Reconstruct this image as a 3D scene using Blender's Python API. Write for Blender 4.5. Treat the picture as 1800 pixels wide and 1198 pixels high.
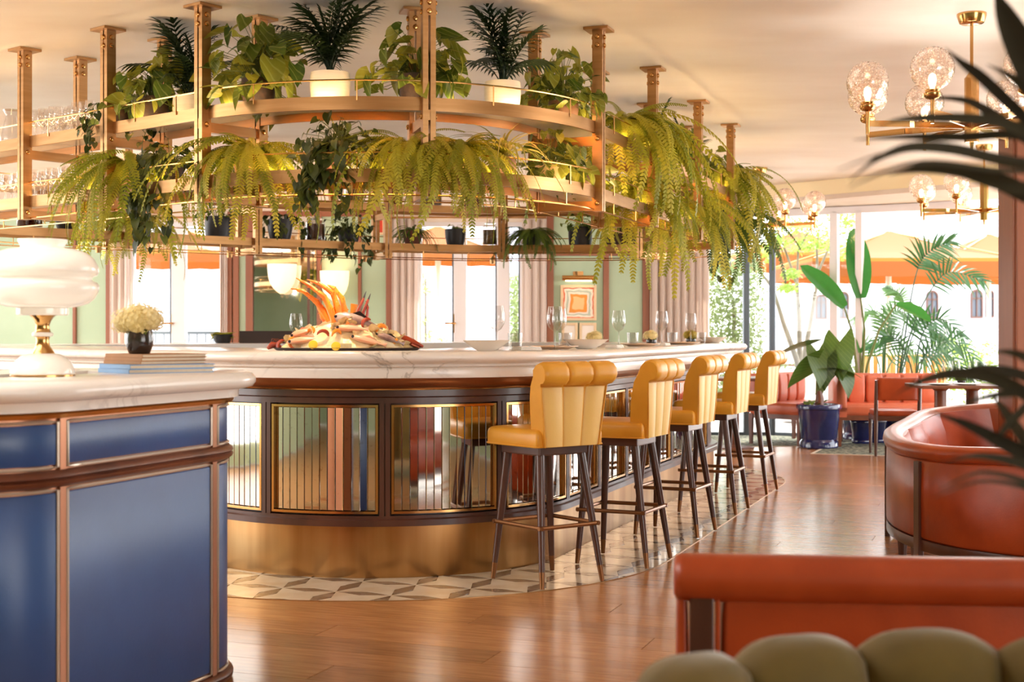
import bpy, bmesh, math, random
from mathutils import Vector, Matrix, Quaternion, Euler
for o in list(bpy.data.objects): bpy.data.objects.remove(o)
S = bpy.context.scene
COL = S.collection
PI = math.pi
R = math.radians
random.seed(7)
rnd = random.uniform

# ------------------------------------------------------------------ camera, world, sun, added fill lights, exposure
FPX, HX, HY, EYE = 2450.0, 900.0, 582.0, 1.22          # focal length and horizon in pixels of the 1800 x 1198 frame, eye height
cam = bpy.data.objects.new('camera', bpy.data.cameras.new('camera')); COL.objects.link(cam)
cam.location = (0, 0, EYE); cam.rotation_euler = (R(90), 0, 0)
cam.data.sensor_width = 36; cam.data.lens = FPX / 1800 * 36
cam.data.shift_y = -(599 - HY) / 1800
cam.data.clip_end = 300
cam.data.dof.use_dof = True; cam.data.dof.focus_distance = 7.4; cam.data.dof.aperture_fstop = 4.0
S.camera = cam
W = bpy.data.worlds.new('sky'); S.world = W; W.use_nodes = True
wn = W.node_tree; wn.nodes.clear()
wo = wn.nodes.new('ShaderNodeOutputWorld'); wb = wn.nodes.new('ShaderNodeBackground')
wt = wn.nodes.new('ShaderNodeTexCoord'); ws = wn.nodes.new('ShaderNodeSeparateXYZ'); wr = wn.nodes.new('ShaderNodeValToRGB')
wn.links.new(wt.outputs['Generated'], ws.inputs[0]); wn.links.new(ws.outputs['Z'], wr.inputs[0])
wr.color_ramp.elements[0].position = 0.0; wr.color_ramp.elements[0].color = (1.0, 0.98, 0.96, 1)
wr.color_ramp.elements[1].position = 0.9; wr.color_ramp.elements[1].color = (0.72, 0.85, 1.0, 1)
wn.links.new(wr.outputs[0], wb.inputs[0]); wb.inputs[1].default_value = 4.3
wn.links.new(wb.outputs[0], wo.inputs[0])
sl = bpy.data.lights.new('sun', 'SUN'); sl.energy = 6.5; sl.angle = R(1.2); sl.color = (1, .93, .82)
sun = bpy.data.objects.new('sun', sl); COL.objects.link(sun)
sun.rotation_euler = Vector((-.62, -.55, -.85)).to_track_quat('-Z', 'Y').to_euler()
def area(name, loc, sx, sy, power, col, rot=(0, 0, 0)):
    l = bpy.data.lights.new(name, 'AREA'); l.shape = 'RECTANGLE'; l.size = sx; l.size_y = sy; l.energy = power; l.color = col
    o = bpy.data.objects.new(name, l); COL.objects.link(o); o.location = loc; o.rotation_euler = rot; return o
WARM = (1, .94, .87)
area('fill_light', (-2.8, 3.0, 2.83), 2.6, 2.2, 70, WARM)  # area fills added overhead, out of view, to brighten the room
area('fill_light', (2.4, 2.6, 2.83), 3.0, 2.6, 3, WARM)
area('fill_light', (-5.2, 6.0, 2.83), 1.6, 3.0, 110, WARM)
area('fill_light', (-5.4, 12.0, 2.83), 1.2, 3.6, 90, WARM)
S.view_settings.view_transform = 'Standard'; S.view_settings.look = 'None'
S.view_settings.gamma = 1.0; S.view_settings.use_curve_mapping = False
S.view_settings.exposure = 0.72
try:
    S.cycles.max_bounces = 8; S.cycles.diffuse_bounces = 4; S.cycles.glossy_bounces = 4
    S.cycles.transmission_bounces = 6; S.cycles.transparent_max_bounces = 24
    S.cycles.sample_clamp_indirect = 6.0; S.cycles.caustics_reflective = False; S.cycles.caustics_refractive = False
    S.cycles.use_denoising = True
except Exception: pass

# ------------------------------------------------------------------ projection helpers (a pixel and a distance give a point of the room)
def at(px, py, d): return Vector(((px - HX) / FPX * d, d, EYE - (py - HY) / FPX * d))
def fl(px, py, z=0.0): return at(px, py, FPX * (EYE - z) / (py - HY))
def zat(py, d): return EYE - (py - HY) / FPX * d
def xat(px, d): return (px - HX) / FPX * d
U = Vector((.941, -.339, 0)); V = Vector((.339, .941, 0))   # the room's two axes: across and along the bar's right side

# ------------------------------------------------------------------ mesh builder
class MB:
    def __init__(s): s.v = []; s.f = []
    def add(s, vs, fs):
        k = len(s.v); s.v += [tuple(p) for p in vs]; s.f += [tuple(i + k for i in q) for q in fs]; return s
    def box(s, c, d, m=None):
        x, y, z = d[0] / 2, d[1] / 2, d[2] / 2
        vs = [Vector(p) for p in ((-x, -y, -z), (x, -y, -z), (x, y, -z), (-x, y, -z), (-x, -y, z), (x, -y, z), (x, y, z), (-x, y, z))]
        if m is not None: vs = [m @ p for p in vs]
        c = Vector(c)
        return s.add([p + c for p in vs], ((0, 3, 2, 1), (4, 5, 6, 7), (0, 1, 5, 4), (1, 2, 6, 5), (2, 3, 7, 6), (3, 0, 4, 7)))
    def bb(s, x0, x1, y0, y1, z0, z1): return s.box(((x0 + x1) / 2, (y0 + y1) / 2, (z0 + z1) / 2), (x1 - x0, y1 - y0, z1 - z0))
    def beam(s, a, b, w, h):          # a bar of section w (sideways) x h from a to b
        a, b = Vector(a), Vector(b); d = b - a; q = d.to_track_quat('Y', 'Z').to_matrix()
        return s.box((a + b) / 2, (w, d.length, h), q)
    def grid(s, rows, cu=False, cv=False):
        n = len(rows); m = len(rows[0]); vs = [p for r in rows for p in r]; fs = []
        for i in range(n if cu else n - 1):
            for j in range(m if cv else m - 1):
                i2, j2 = (i + 1) % n, (j + 1) % m
                fs.append((i * m + j, i * m + j2, i2 * m + j2, i2 * m + j))
        return s.add(vs, fs)
    def tube(s, pts, r, n=8, cap=True, closed=False):
        pts = [Vector(p) for p in pts]; N = len(pts)
        rr = list(r) if hasattr(r, '__len__') else [r] * N
        rows = []; up = None
        for i, p in enumerate(pts):
            t = (pts[(i + 1) % N] - pts[i - 1]) if closed else (pts[min(i + 1, N - 1)] - pts[max(i - 1, 0)])
            if t.length < 1e-9: t = Vector((0, 0, 1))
            t.normalize()
            if up is None: up = t.orthogonal().normalized()
            up = (up - t * up.dot(t))
            up = up.normalized() if up.length > 1e-6 else t.orthogonal().normalized()
            b = t.cross(up)
            rows.append([p + (up * math.cos(2 * PI * k / n) + b * math.sin(2 * PI * k / n)) * rr[i] for k in range(n)])
        k0 = len(s.v); s.grid(rows, closed, True)
        if cap and not closed:
            s.f.append(tuple(k0 + k for k in reversed(range(n)))); s.f.append(tuple(k0 + (N - 1) * n + k for k in range(n)))
        return s
    def lathe(s, prof, n=24, c=(0, 0, 0), a0=0, a1=2 * PI, cap=True):
        c = Vector(c); full = abs(a1 - a0 - 2 * PI) < 1e-6; m = n if full else n + 1; rows = []
        for r, z in prof:
            rows.append([c + Vector((r * math.cos(a0 + (a1 - a0) * k / n), r * math.sin(a0 + (a1 - a0) * k / n), z)) for k in range(m)])
        k0 = len(s.v); s.grid(rows, False, full)
        if cap and full:
            if prof[0][0] > 1e-4: s.f.append(tuple(k0 + k for k in reversed(range(m))))
            if prof[-1][0] > 1e-4: s.f.append(tuple(k0 + (len(prof) - 1) * m + k for k in range(m)))
        return s
    def prism(s, poly, z0, z1):
        n = len(poly); vs = [(p[0], p[1], z0) for p in poly] + [(p[0], p[1], z1) for p in poly]
        return s.add(vs, [tuple(reversed(range(n))), tuple(range(n, 2 * n))] + [(i, (i + 1) % n, n + (i + 1) % n, n + i) for i in range(n)])
    def sweep(s, st, prof, closed=False, cprof=True, caps=True):    # stations (bx, by, nx, ny); profile of (offset, z)
        rows = [[(b[0] + r * b[2], b[1] + r * b[3], z) for r, z in prof] for b in st]
        k0 = len(s.v); s.grid(rows, closed, cprof); m = len(prof)
        if caps and not closed and cprof:
            s.f.append(tuple(k0 + k for k in range(m))); s.f.append(tuple(k0 + (len(st) - 1) * m + k for k in reversed(range(m))))
        return s
    def ell(s, c, r, n=10, m=7, q=None):
        rows = []
        for i in range(m + 1):
            a = PI * i / m
            row = [Vector((r[0] * math.sin(a) * math.cos(2 * PI * k / n), r[1] * math.sin(a) * math.sin(2 * PI * k / n), -r[2] * math.cos(a))) for k in range(n)]
            rows.append([(q @ p if q is not None else p) + Vector(c) for p in row])
        return s.grid(rows, False, True)
    def mesh(s, name, mat, smooth=True, ang=40, off=None):
        vs = s.v if off is None else [(p[0] - off[0], p[1] - off[1], p[2] - off[2]) for p in s.v]
        me = bpy.data.meshes.new(name); me.from_pydata(vs, [], s.f)
        if s.f and smooth:
            me.polygons.foreach_set('use_smooth', [True] * len(me.polygons))
        bm = bmesh.new(); bm.from_mesh(me); bmesh.ops.remove_doubles(bm, verts=bm.verts, dist=1e-6)
        bmesh.ops.recalc_face_normals(bm, faces=bm.faces); bm.to_mesh(me); bm.free()
        if smooth:
            try: me.set_sharp_from_angle(angle=R(ang))
            except Exception: pass
        if mat is not None: me.materials.append(mat)
        return me
    def build(s, name, mat, parent=None, world=False, smooth=True, ang=40, bev=0, sub=0):
        off = None
        if world and parent is not None:
            off = parent.location if parent.parent is None else parent.parent.location + parent.location
        return link(name, s.mesh(name, mat, smooth, ang, off), parent, bev=bev, sub=sub)
def link(name, me, parent=None, loc=None, rot=None, scl=None, bev=0, sub=0):
    o = bpy.data.objects.new(name, me); COL.objects.link(o)
    if parent is not None: o.parent = parent
    if loc is not None: o.location = loc
    if rot is not None:
        if isinstance(rot, Quaternion): o.rotation_mode = 'QUATERNION'; o.rotation_quaternion = rot
        else: o.rotation_euler = rot
    if scl is not None: o.scale = (scl,) * 3 if not hasattr(scl, '__len__') else scl
    if bev:
        m = o.modifiers.new('bevel', 'BEVEL'); m.width = bev; m.segments = 2; m.limit_method = 'ANGLE'; m.angle_limit = R(40)
    if sub:
        m = o.modifiers.new('sub', 'SUBSURF'); m.levels = sub; m.render_levels = sub
    return o
def tag(o, label=None, cat=None, group=None, kind=None):
    if label: o['label'] = label
    if cat: o['category'] = cat
    if group: o['group'] = group
    if kind: o['kind'] = kind
    return o
def thing(name, label, cat, loc=(0, 0, 0), rz=0, group=None, scl=1):
    o = bpy.data.objects.new(name, None); COL.objects.link(o)
    o.location = loc; o.rotation_euler = (0, 0, rz); o.scale = (scl,) * 3; o.empty_display_size = .1
    return tag(o, label, cat, group)
def dup(root, label, loc=None, rz=None, scl=None, group=None):
    r = root.copy(); COL.objects.link(r)
    if loc is not None: r.location = loc
    if rz is not None: r.rotation_euler = (0, 0, rz)
    if scl is not None: r.scale = (scl,) * 3
    r['label'] = label
    if group: r['group'] = group
    for ch in list(root.children):
        c = ch.copy(); COL.objects.link(c); c.parent = r
        for g in list(ch.children):
            d = g.copy(); COL.objects.link(d); d.parent = c
    return r
def struct(name, o): o['kind'] = 'structure'; return o

# ------------------------------------------------------------------ materials
def hx(h):
    h = h.lstrip('#'); c = [int(h[i:i + 2], 16) / 255 for i in (0, 2, 4)]
    return tuple(x / 12.92 if x <= .04045 else ((x + .055) / 1.055) ** 2.4 for x in c) + (1,)
def new_mat(name):
    m = bpy.data.materials.new(name); m.use_nodes = True
    return m, m.node_tree, m.node_tree.nodes['Principled BSDF']
def mat(name, col, rough=.5, metal=0, col2=None, scale=8, stretch=(1, 1, 1), bump=0, detail=4, lo=.35, hi=.65, coat=0, sheen=0, rand=0, spec=None, bscale=None, emit=None, es=0, trans=0, ramp_rough=None):
    m, t, b = new_mat(name); N = t.nodes; L = t.links
    b.inputs['Base Color'].default_value = hx(col); b.inputs['Roughness'].default_value = rough; b.inputs['Metallic'].default_value = metal
    if coat: b.inputs['Coat Weight'].default_value = coat; b.inputs['Coat Roughness'].default_value = .08
    if sheen: b.inputs['Sheen Weight'].default_value = sheen; b.inputs['Sheen Roughness'].default_value = .4
    if spec is not None: b.inputs['Specular IOR Level'].default_value = spec
    if trans: b.inputs['Transmission Weight'].default_value = trans
    if emit: b.inputs['Emission Color'].default_value = hx(emit); b.inputs['Emission Strength'].default_value = es
    if col2 or bump:
        tc = N.new('ShaderNodeTexCoord'); mp = N.new('ShaderNodeMapping'); mp.inputs['Scale'].default_value = stretch
        L.new(tc.outputs['Object'], mp.inputs[0])
        nz = N.new('ShaderNodeTexNoise'); nz.inputs['Scale'].default_value = scale; nz.inputs['Detail'].default_value = detail
        L.new(mp.outputs[0], nz.inputs['Vector'])
        src = None
        if col2:
            rp = N.new('ShaderNodeValToRGB'); rp.color_ramp.elements[0].position = lo; rp.color_ramp.elements[1].position = hi
            rp.color_ramp.elements[0].color = hx(col); rp.color_ramp.elements[1].color = hx(col2)
            L.new(nz.outputs['Fac'], rp.inputs[0]); src = rp.outputs[0]; L.new(src, b.inputs['Base Color'])
        if bump:
            n2 = nz
            if bscale:
                n2 = N.new('ShaderNodeTexNoise'); n2.inputs['Scale'].default_value = bscale; n2.inputs['Detail'].default_value = 3
                L.new(mp.outputs[0], n2.inputs['Vector'])
            bp = N.new('ShaderNodeBump'); bp.inputs['Strength'].default_value = bump; bp.inputs['Distance'].default_value = .01
            L.new(n2.outputs['Fac'], bp.inputs['Height']); L.new(bp.outputs[0], b.inputs['Normal'])
    if rand:
        oi = N.new('ShaderNodeObjectInfo'); hs = N.new('ShaderNodeHueSaturation'); mr = N.new('ShaderNodeMapRange')
        L.new(oi.outputs['Random'], mr.inputs[0]); mr.inputs[3].default_value = 1 - rand; mr.inputs[4].default_value = 1 + rand
        L.new(mr.outputs[0], hs.inputs['Value'])
        if col2: L.new(src, hs.inputs['Color'])
        else: hs.inputs['Color'].default_value = hx(col)
        L.new(hs.outputs[0], b.inputs['Base Color'])
    return m
def leaf_mat(name, col, col2, trl=.35, rough=.45, vein=None):
    m, t, b = new_mat(name); N = t.nodes; L = t.links
    oi = N.new('ShaderNodeObjectInfo'); mx = N.new('ShaderNodeMix'); mx.data_type = 'RGBA'
    tc = N.new('ShaderNodeTexCoord'); nz = N.new('ShaderNodeTexNoise'); nz.inputs['Scale'].default_value = 30
    L.new(tc.outputs['Object'], nz.inputs['Vector'])
    ad = N.new('ShaderNodeMath'); ad.operation = 'MULTIPLY_ADD'; ad.inputs[1].default_value = .35
    L.new(nz.outputs['Fac'], ad.inputs[0])
    sb = N.new('ShaderNodeMath'); sb.operation = 'SUBTRACT'; sb.inputs[1].default_value = .17; L.new(oi.outputs['Random'], sb.inputs[0]); L.new(sb.outputs[0], ad.inputs[2])
    L.new(ad.outputs[0], mx.inputs[0]); mx.inputs[6].default_value = hx(col); mx.inputs[7].default_value = hx(col2)
    out = mx.outputs[2]
    if vein:
        wv = N.new('ShaderNodeTexWave'); wv.inputs['Scale'].default_value = 14; wv.inputs['Distortion'].default_value = 1.5
        wv.bands_direction = 'DIAGONAL'; L.new(tc.outputs['Object'], wv.inputs['Vector'])
        rp = N.new('ShaderNodeValToRGB'); rp.color_ramp.elements[0].position = .86; rp.color_ramp.elements[1].position = .97; L.new(wv.outputs[0], rp.inputs[0])
        m2 = N.new('ShaderNodeMix'); m2.data_type = 'RGBA'; L.new(rp.outputs[0], m2.inputs[0]); L.new(out, m2.inputs[6]); m2.inputs[7].default_value = hx(vein); rp.color_ramp.elements[1].color = (.3, .3, .3, 1); out = m2.outputs[2]
    L.new(out, b.inputs['Base Color']); b.inputs['Roughness'].default_value = rough
    tr = N.new('ShaderNodeBsdfTranslucent'); L.new(out, tr.inputs[0])
    ms = N.new('ShaderNodeMixShader'); ms.inputs[0].default_value = trl
    L.new(b.outputs[0], ms.inputs[1]); L.new(tr.outputs[0], ms.inputs[2]); L.new(ms.outputs[0], N['Material Output'].inputs[0])
    return m
def thin_glass(name, tint=(1, 1, 1, 1), f0=.06, f1=.7, rough=.0, milk=0, pattern=0):
    m = bpy.data.materials.new(name); m.use_nodes = True; t = m.node_tree; N = t.nodes; L = t.links; N.clear()
    o = N.new('ShaderNodeOutputMaterial'); tr = N.new('ShaderNodeBsdfTransparent'); g = N.new('ShaderNodeBsdfGlossy')
    tr.inputs[0].default_value = tint; g.inputs['Roughness'].default_value = rough
    lw = N.new('ShaderNodeLayerWeight'); lw.inputs[0].default_value = .5
    mr = N.new('ShaderNodeMapRange'); pw = N.new('ShaderNodeMath'); pw.operation = 'POWER'; pw.inputs[1].default_value = 3
    L.new(lw.outputs['Facing'], pw.inputs[0]); L.new(pw.outputs[0], mr.inputs[0]); mr.inputs[3].default_value = f0; mr.inputs[4].default_value = f1
    mx = N.new('ShaderNodeMixShader'); L.new(mr.outputs[0], mx.inputs[0]); L.new(tr.outputs[0], mx.inputs[1]); L.new(g.outputs[0], mx.inputs[2]); L.new(mx.outputs[0], o.inputs[0])
    if milk:
        tl_ = N.new('ShaderNodeBsdfTranslucent'); tl_.inputs[0].default_value = hx('#FFF2EA'); df = N.new('ShaderNodeBsdfDiffuse'); df.inputs[0].default_value = hx('#FFF2EA')
        m1 = N.new('ShaderNodeMixShader'); m1.inputs[0].default_value = .5; L.new(tl_.outputs[0], m1.inputs[1]); L.new(df.outputs[0], m1.inputs[2])
        m2 = N.new('ShaderNodeMixShader'); m2.inputs[0].default_value = milk
        if pattern:
            tc = N.new('ShaderNodeTexCoord'); vo = N.new('ShaderNodeTexVoronoi'); vo.inputs['Scale'].default_value = pattern; L.new(tc.outputs['Object'], vo.inputs['Vector'])
            m3 = N.new('ShaderNodeMapRange'); L.new(vo.outputs['Distance'], m3.inputs[0]); m3.inputs[1].default_value = .15; m3.inputs[2].default_value = .6; m3.inputs[3].default_value = milk * 1.9; m3.inputs[4].default_value = milk * .25; L.new(m3.outputs[0], m2.inputs[0])
        L.new(mx.outputs[0], m2.inputs[1]); L.new(m1.outputs[0], m2.inputs[2]); L.new(m2.outputs[0], o.inputs[0])
    return m
def marble_mat(name):
    m, t, b = new_mat(name); N = t.nodes; L = t.links
    tc = N.new('ShaderNodeTexCoord'); n1 = N.new('ShaderNodeTexNoise'); n1.inputs['Scale'].default_value = 2.2; n1.inputs['Detail'].default_value = 8; n1.inputs['Distortion'].default_value = 1.6
    L.new(tc.outputs['Object'], n1.inputs['Vector'])
    rp = N.new('ShaderNodeValToRGB'); e = rp.color_ramp.elements
    e[0].position = .47; e[0].color = hx('#EFE9E2'); e[1].position = .53; e[1].color = hx('#F1EBE4')
    k = e.new(.497); k.color = hx('#B4AEA8'); k = e.new(.485); k.color = hx('#E2DAD0'); k = e.new(.512); k.color = hx('#E6DED5')
    L.new(n1.outputs['Fac'], rp.inputs[0])
    n2 = N.new('ShaderNodeTexNoise'); n2.inputs['Scale'].default_value = 1.3; n2.inputs['Detail'].default_value = 3; L.new(tc.outputs['Object'], n2.inputs['Vector'])
    mx = N.new('ShaderNodeMix'); mx.data_type = 'RGBA'; rp2 = N.new('ShaderNodeValToRGB'); rp2.color_ramp.elements[0].position = .5; rp2.color_ramp.elements[1].position = .66
    L.new(n2.outputs['Fac'], rp2.inputs[0]); L.new(rp2.outputs[0], mx.inputs[0]); mx.inputs[6].default_value = hx('#EFE8E0'); L.new(rp.outputs[0], mx.inputs[7])
    L.new(mx.outputs[2], b.inputs['Base Color']); b.inputs['Roughness'].default_value = .18
    return m
M = {}
M['plank'] = mat('oak_plank', '#BE8656', .2, 0, '#A06C42', 5, (1, 9, 9), .06, 6, .3, .7, rand=.14, spec=.6)
M['floor_base'] = mat('oak_floor', '#A87848', .35, 0, '#986A40', 5, (1, 9, 9), 0)
M['brass'] = mat('satin_brass', '#BE9262', .36, .88, '#B08454', 3, (1, 1, 14), .02)
M['brass_polish'] = mat('polished_brass', '#CFA064', .16, 1)
M['brass_plinth'] = mat('brushed_brass_plinth', '#C49A66', .3, .95, '#A87A48', 2.2, (3, 3, .25), .015)
M['copper'] = mat('copper_trim', '#A87254', .3, .7)
M['frieze'] = mat('chestnut_frieze', '#A8653A', .3, .25, '#8E5230', 3, (1, 1, 6), .02)
M['bronze'] = mat('aged_bronze', '#8A5C38', .32, .75)
M['dark_wood'] = mat('dark_walnut', '#5A3527', .32, 0, '#43261B', 6, (1, 1, .12), .03, coat=.2)
M['mid_wood'] = mat('walnut', '#7A452C', .35, 0, '#5E3220', 6, (1, 1, .15), .03)
M['trim_wood'] = mat('mahogany_trim', '#9A5F42', .4, 0, '#824B33', 5, (1, 1, .1))
M['marble'] = marble_mat('white_marble')
M['mirror'] = mat('antique_mirror', '#D8D2C8', .04, 1, '#C2B8AA', 40, lo=.62, hi=.75)
M['big_mirror'] = mat('mirror', '#E6E8E4', .02, 1)
M['yellow'] = mat('mustard_leather', '#E4A53A', .36, 0, '#DC9A2E', 5, bump=.06, bscale=120, spec=.45)
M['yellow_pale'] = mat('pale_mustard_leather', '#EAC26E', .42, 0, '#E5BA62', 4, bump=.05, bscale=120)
M['orange'] = mat('burnt_orange_leather', '#A8441A', .33, 0, '#963812', 6, bump=.06, bscale=110)
M['coral'] = mat('coral_leather', '#D07050', .32, 0, '#C66444', 5, bump=.05, bscale=110)
M['blue'] = mat('blue_leather', '#2F5490', .34, 0, '#294A80', 3, bump=.04, bscale=90)
M['bead_pale'] = mat('pale_bead', '#C9B7A4', .3, .4)
M['velvet'] = mat('olive_velvet', '#6E5A20', .8, 0, '#604E1A', 7, bump=.03, sheen=.4, bscale=200)
M['wall_green'] = mat('sage_green_paint', '#B2C8AC', .4, 0, '#A9C0A2', 2)
M['wall_cream'] = mat('cream_plaster', '#E9DDD0', .7, 0, '#E3D5C6', 3)
M['ceiling'] = mat('polished_plaster', '#F8F2EA', .5, 0, '#EDE3D8', .9, (1, 2.2, 1), .0, 5, .3, .7)
M['white_frame'] = mat('white_lacquer', '#E9E6EA', .4)
M['dark_frame'] = mat('grey_metal_frame', '#5C6670', .4, .5)
M['curtain'] = leaf_mat('linen_curtain', '#F2E8E2', '#F0E4DC', .45, .9)
M['led'] = mat('warm_led', '#FFD9A0', .5, emit='#FFDCA0', es=22)
M['opal'] = mat('opal_glass', '#F6EFE4', .12)
M['opal_lit'] = mat('opal_glass_lit', '#F6EFE4', .14, emit='#FFF0DC', es=.08)
M['sconce'] = mat('frosted_glass_lit', '#F6E8D0', .4, emit='#FFD9A8', es=.7)
M['bulb'] = mat('bulb', '#FFE2B8', .4, emit='#FFD8A8', es=9)
M['pane'] = thin_glass('window_glass', (.97, .985, .98, 1), .04, .5)
M['shelf_glass'] = leaf_mat('frosted_shelf_glass', '#F2E8DA', '#F2E8DA', .55, .12)
M['glass'] = thin_glass('clear_glass', (.88, .87, .86, 1), .07, .9)
M['globe'] = thin_glass('ribbed_globe_glass', (1, .9, .84, 1), .25, .9, .1, .4, 62)
M['glass_lit'] = thin_glass('clear_glass_lit', (.96, .94, .92, 1), .12, .95, .02, .10)  # clear glass of the stored stems, warm lit look mixed in as milky white
M['pot_black'] = mat('black_pot', '#1D1B20', .45)
M['pot_dark'] = mat('dark_stoneware', '#4A3022', .65, 0, '#33211A', 30, bump=.25, bscale=60)
M['pot_brown'] = mat('brown_stoneware', '#8C6244', .6, 0, '#6E4A34', 12)
M['pot_white'] = mat('white_ceramic', '#EFE4D4', .5, 0, '#E6D8C4', 4, (1, 1, 20), .05)
M['pot_cream'] = mat('cream_ceramic', '#E2BF8A', .5)
M['pot_terra'] = mat('terracotta', '#7C4638', .6)
M['pot_blue'] = mat('cobalt_glaze', '#22285C', .12, 0, '#1B2050', 6, coat=.5)
M['soil'] = mat('potting_soil', '#2C1D14', .95, 0, '#1E130D', 40, bump=.3)
M['fern'] = leaf_mat('fern_leaf', '#86921F', '#CCC040', .45)
M['fern_dark'] = leaf_mat('fern_leaf_dark', '#3F5A1C', '#6A7F28', .35)
M['syng'] = leaf_mat('syngonium_leaf', '#4A6420', '#B4AE3C', .4, .4, '#C4C878')
M['palm'] = leaf_mat('palm_leaf', '#1C2E18', '#2E4420', .2)
M['ivy'] = leaf_mat('ivy_leaf', '#2A3818', '#5C682A', .25)
M['spider'] = leaf_mat('spider_plant_leaf', '#8C8A34', '#D8C878', .35)
M['jade'] = leaf_mat('jade_leaf', '#4A6424', '#7C8C34', .3)
M['elephant'] = leaf_mat('elephant_ear_leaf', '#3A5220', '#53702A', .35, .35, '#7E9448')
M['strel'] = leaf_mat('banana_leaf', '#2F7030', '#4C8C3A', .4, .3)
M['kentia'] = leaf_mat('kentia_leaf', '#2F5A30', '#5C8448', .4)
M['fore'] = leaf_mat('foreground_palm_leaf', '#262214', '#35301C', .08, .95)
M['tree'] = leaf_mat('tree_leaf', '#8CA83E', '#B9C45A', .5)
M['hedge'] = leaf_mat('hedge_leaf', '#6E8250', '#A4B070', .45)
M['stem'] = mat('plant_stem', '#5E6A28', .6)
M['bark'] = mat('pale_bark', '#8A8070', .8, 0, '#6A6254', 12, (1, 1, .3), .2)
M['petal'] = leaf_mat('hydrangea_petal', '#F0DFA0', '#FAF0CC', .4)
M['petal2'] = leaf_mat('yellow_petal', '#BCA43A', '#DCC860', .4)
M['amber'] = mat('dark_amber_liquid', '#4A1C12', .1, 0, '#38120C', 5)
M['olive_jar'] = mat('preserve_filling', '#8A6428', .3, 0, '#4E3A18', 18)
M['white_china'] = mat('stoneware_china', '#EDE0D2', .25)
M['peach_china'] = mat('peach_china', '#E8C2A0', .3)
M['napkin'] = mat('linen_napkin', '#F0EAE4', .85)
M['book_brown'] = mat('kraft_binding', '#B98450', .6, 0, '#A97444', 6)
M['book_blue'] = mat('blue_cloth_binding', '#7FA9D6', .55)
M['book_grey'] = mat('grey_cloth_binding', '#8C8490', .6)
M['page'] = mat('paper', '#EADBC6', .8, 0, '#D8C4A8', 60, (1, 1, 30))
M['vase'] = mat('dark_glazed_ceramic', '#3A2E28', .14, 0, '#2A2220', 10, coat=.4)
M['stone_tile'] = mat('cream_marble_tile', '#E6D6BE', .1, 0, '#D8C2A4', 5, rand=.05, spec=.6)
M['brown_tile'] = mat('brown_marble_tile', '#9A8470', .1, 0, '#7A6450', 9, rand=.12, spec=.6)
M['dark_tile'] = mat('dark_marble_tile', '#4E3A30', .1, 0, '#3C2B24', 9, spec=.6)
M['terrace'] = mat('terrace_paving', '#D9CFC4', .7, 0, '#CBBFB2', 1.5)
M['facade'] = mat('white_render', '#D2CCD4', .8, 0, '#CAC4CE', .5)
M['win_brown'] = mat('brown_window_frame', '#5A3A2C', .6)
M['win_glass'] = mat('far_window_glass', '#4A525E', .15)
M['parasol'] = leaf_mat('orange_canvas', '#92501C', '#92501C', .3, .8)
M['parasol_band'] = leaf_mat('yellow_canvas', '#A87028', '#A87028', .3, .8)
M['rug'] = mat('woven_rug', '#8F8F7A', .95, 0, '#3F4438', 22, (1, 1, 1), .3, 2, .45, .55)
M['rug_edge'] = mat('rug_border', '#D8CFC0', .95)
M['beam_yellow'] = mat('gilded_beam', '#FFEFC4', .45)
M['ice'] = mat('crushed_ice', '#F8E8C6', .3, 0, '#F0D8A0', 16, bump=.5, bscale=26)
M['crab'] = mat('crab_shell', '#F7A02E', .35, 0, '#E8702A', 14, bump=.2, bscale=60)
M['lobster'] = mat('lobster_shell', '#B04422', .3, 0, '#8A2C18', 14)
M['fish'] = mat('fish_skin', '#C9AFA6', .25, .15, '#8A6A66', 9, (1, 1, 1))
M['salmon'] = mat('salmon_flesh', '#EDA27E', .35, 0, '#E2B79A', 9, (1, 6, 6))
M['shell'] = mat('oyster_shell', '#EBD09A', .4, 0, '#B08A54', 14, bump=.3)
M['lime'] = mat('green_herb', '#6E8A2C', .6, 0, '#4C6A20', 20, bump=.3)
M['lemon'] = mat('lemon_peel', '#F2C02E', .4)
M['tip'] = mat('dark_claw', '#2A1710', .3)
M['rattan'] = mat('slatted_wood', '#D9A860', .5)
M['red'] = mat('red_print', '#D8482E', .6)
M['gold_frame'] = mat('pale_frame', '#E0C6A0', .4)
M['tray'] = mat('dark_tray', '#3A2A28', .4)
# ------------------------------------------------------------------ outline of the bar island: a convex core inflated by a distance
CORE = [Vector((-.72, 7.93)), Vector((.62, 11.65)), Vector((-.20, 11.70)), Vector((-.75, 11.47)), Vector((-1.62, 10.9)), Vector((-2.93, 9.81))]
def stations(poly, da=4.0, dl=.12):
    n = len(poly); out = []
    nrm = []
    for i in range(n):
        e = (poly[(i + 1) % n] - poly[i]).normalized(); nrm.append(Vector((e.y, -e.x)))
    for i in range(n):
        a0 = math.atan2(nrm[i - 1].y, nrm[i - 1].x); a1 = math.atan2(nrm[i].y, nrm[i].x)
        while a1 < a0: a1 += 2 * PI
        k = max(1, int(math.degrees(a1 - a0) / da + .5))
        for j in range(k + 1):
            a = a0 + (a1 - a0) * j / k; out.append((poly[i].x, poly[i].y, math.cos(a), math.sin(a)))
        L = (poly[(i + 1) % n] - poly[i]).length; k = max(1, int(L / dl + .5))
        for j in range(1, k):
            p = poly[i].lerp(poly[(i + 1) % n], j / k); out.append((p.x, p.y, nrm[i].x, nrm[i].y))
    return out
ST = stations(CORE)
NS = len(ST)
def pt(s, r, z=0.0): return Vector((s[0] + r * s[2], s[1] + r * s[3], z))
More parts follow.
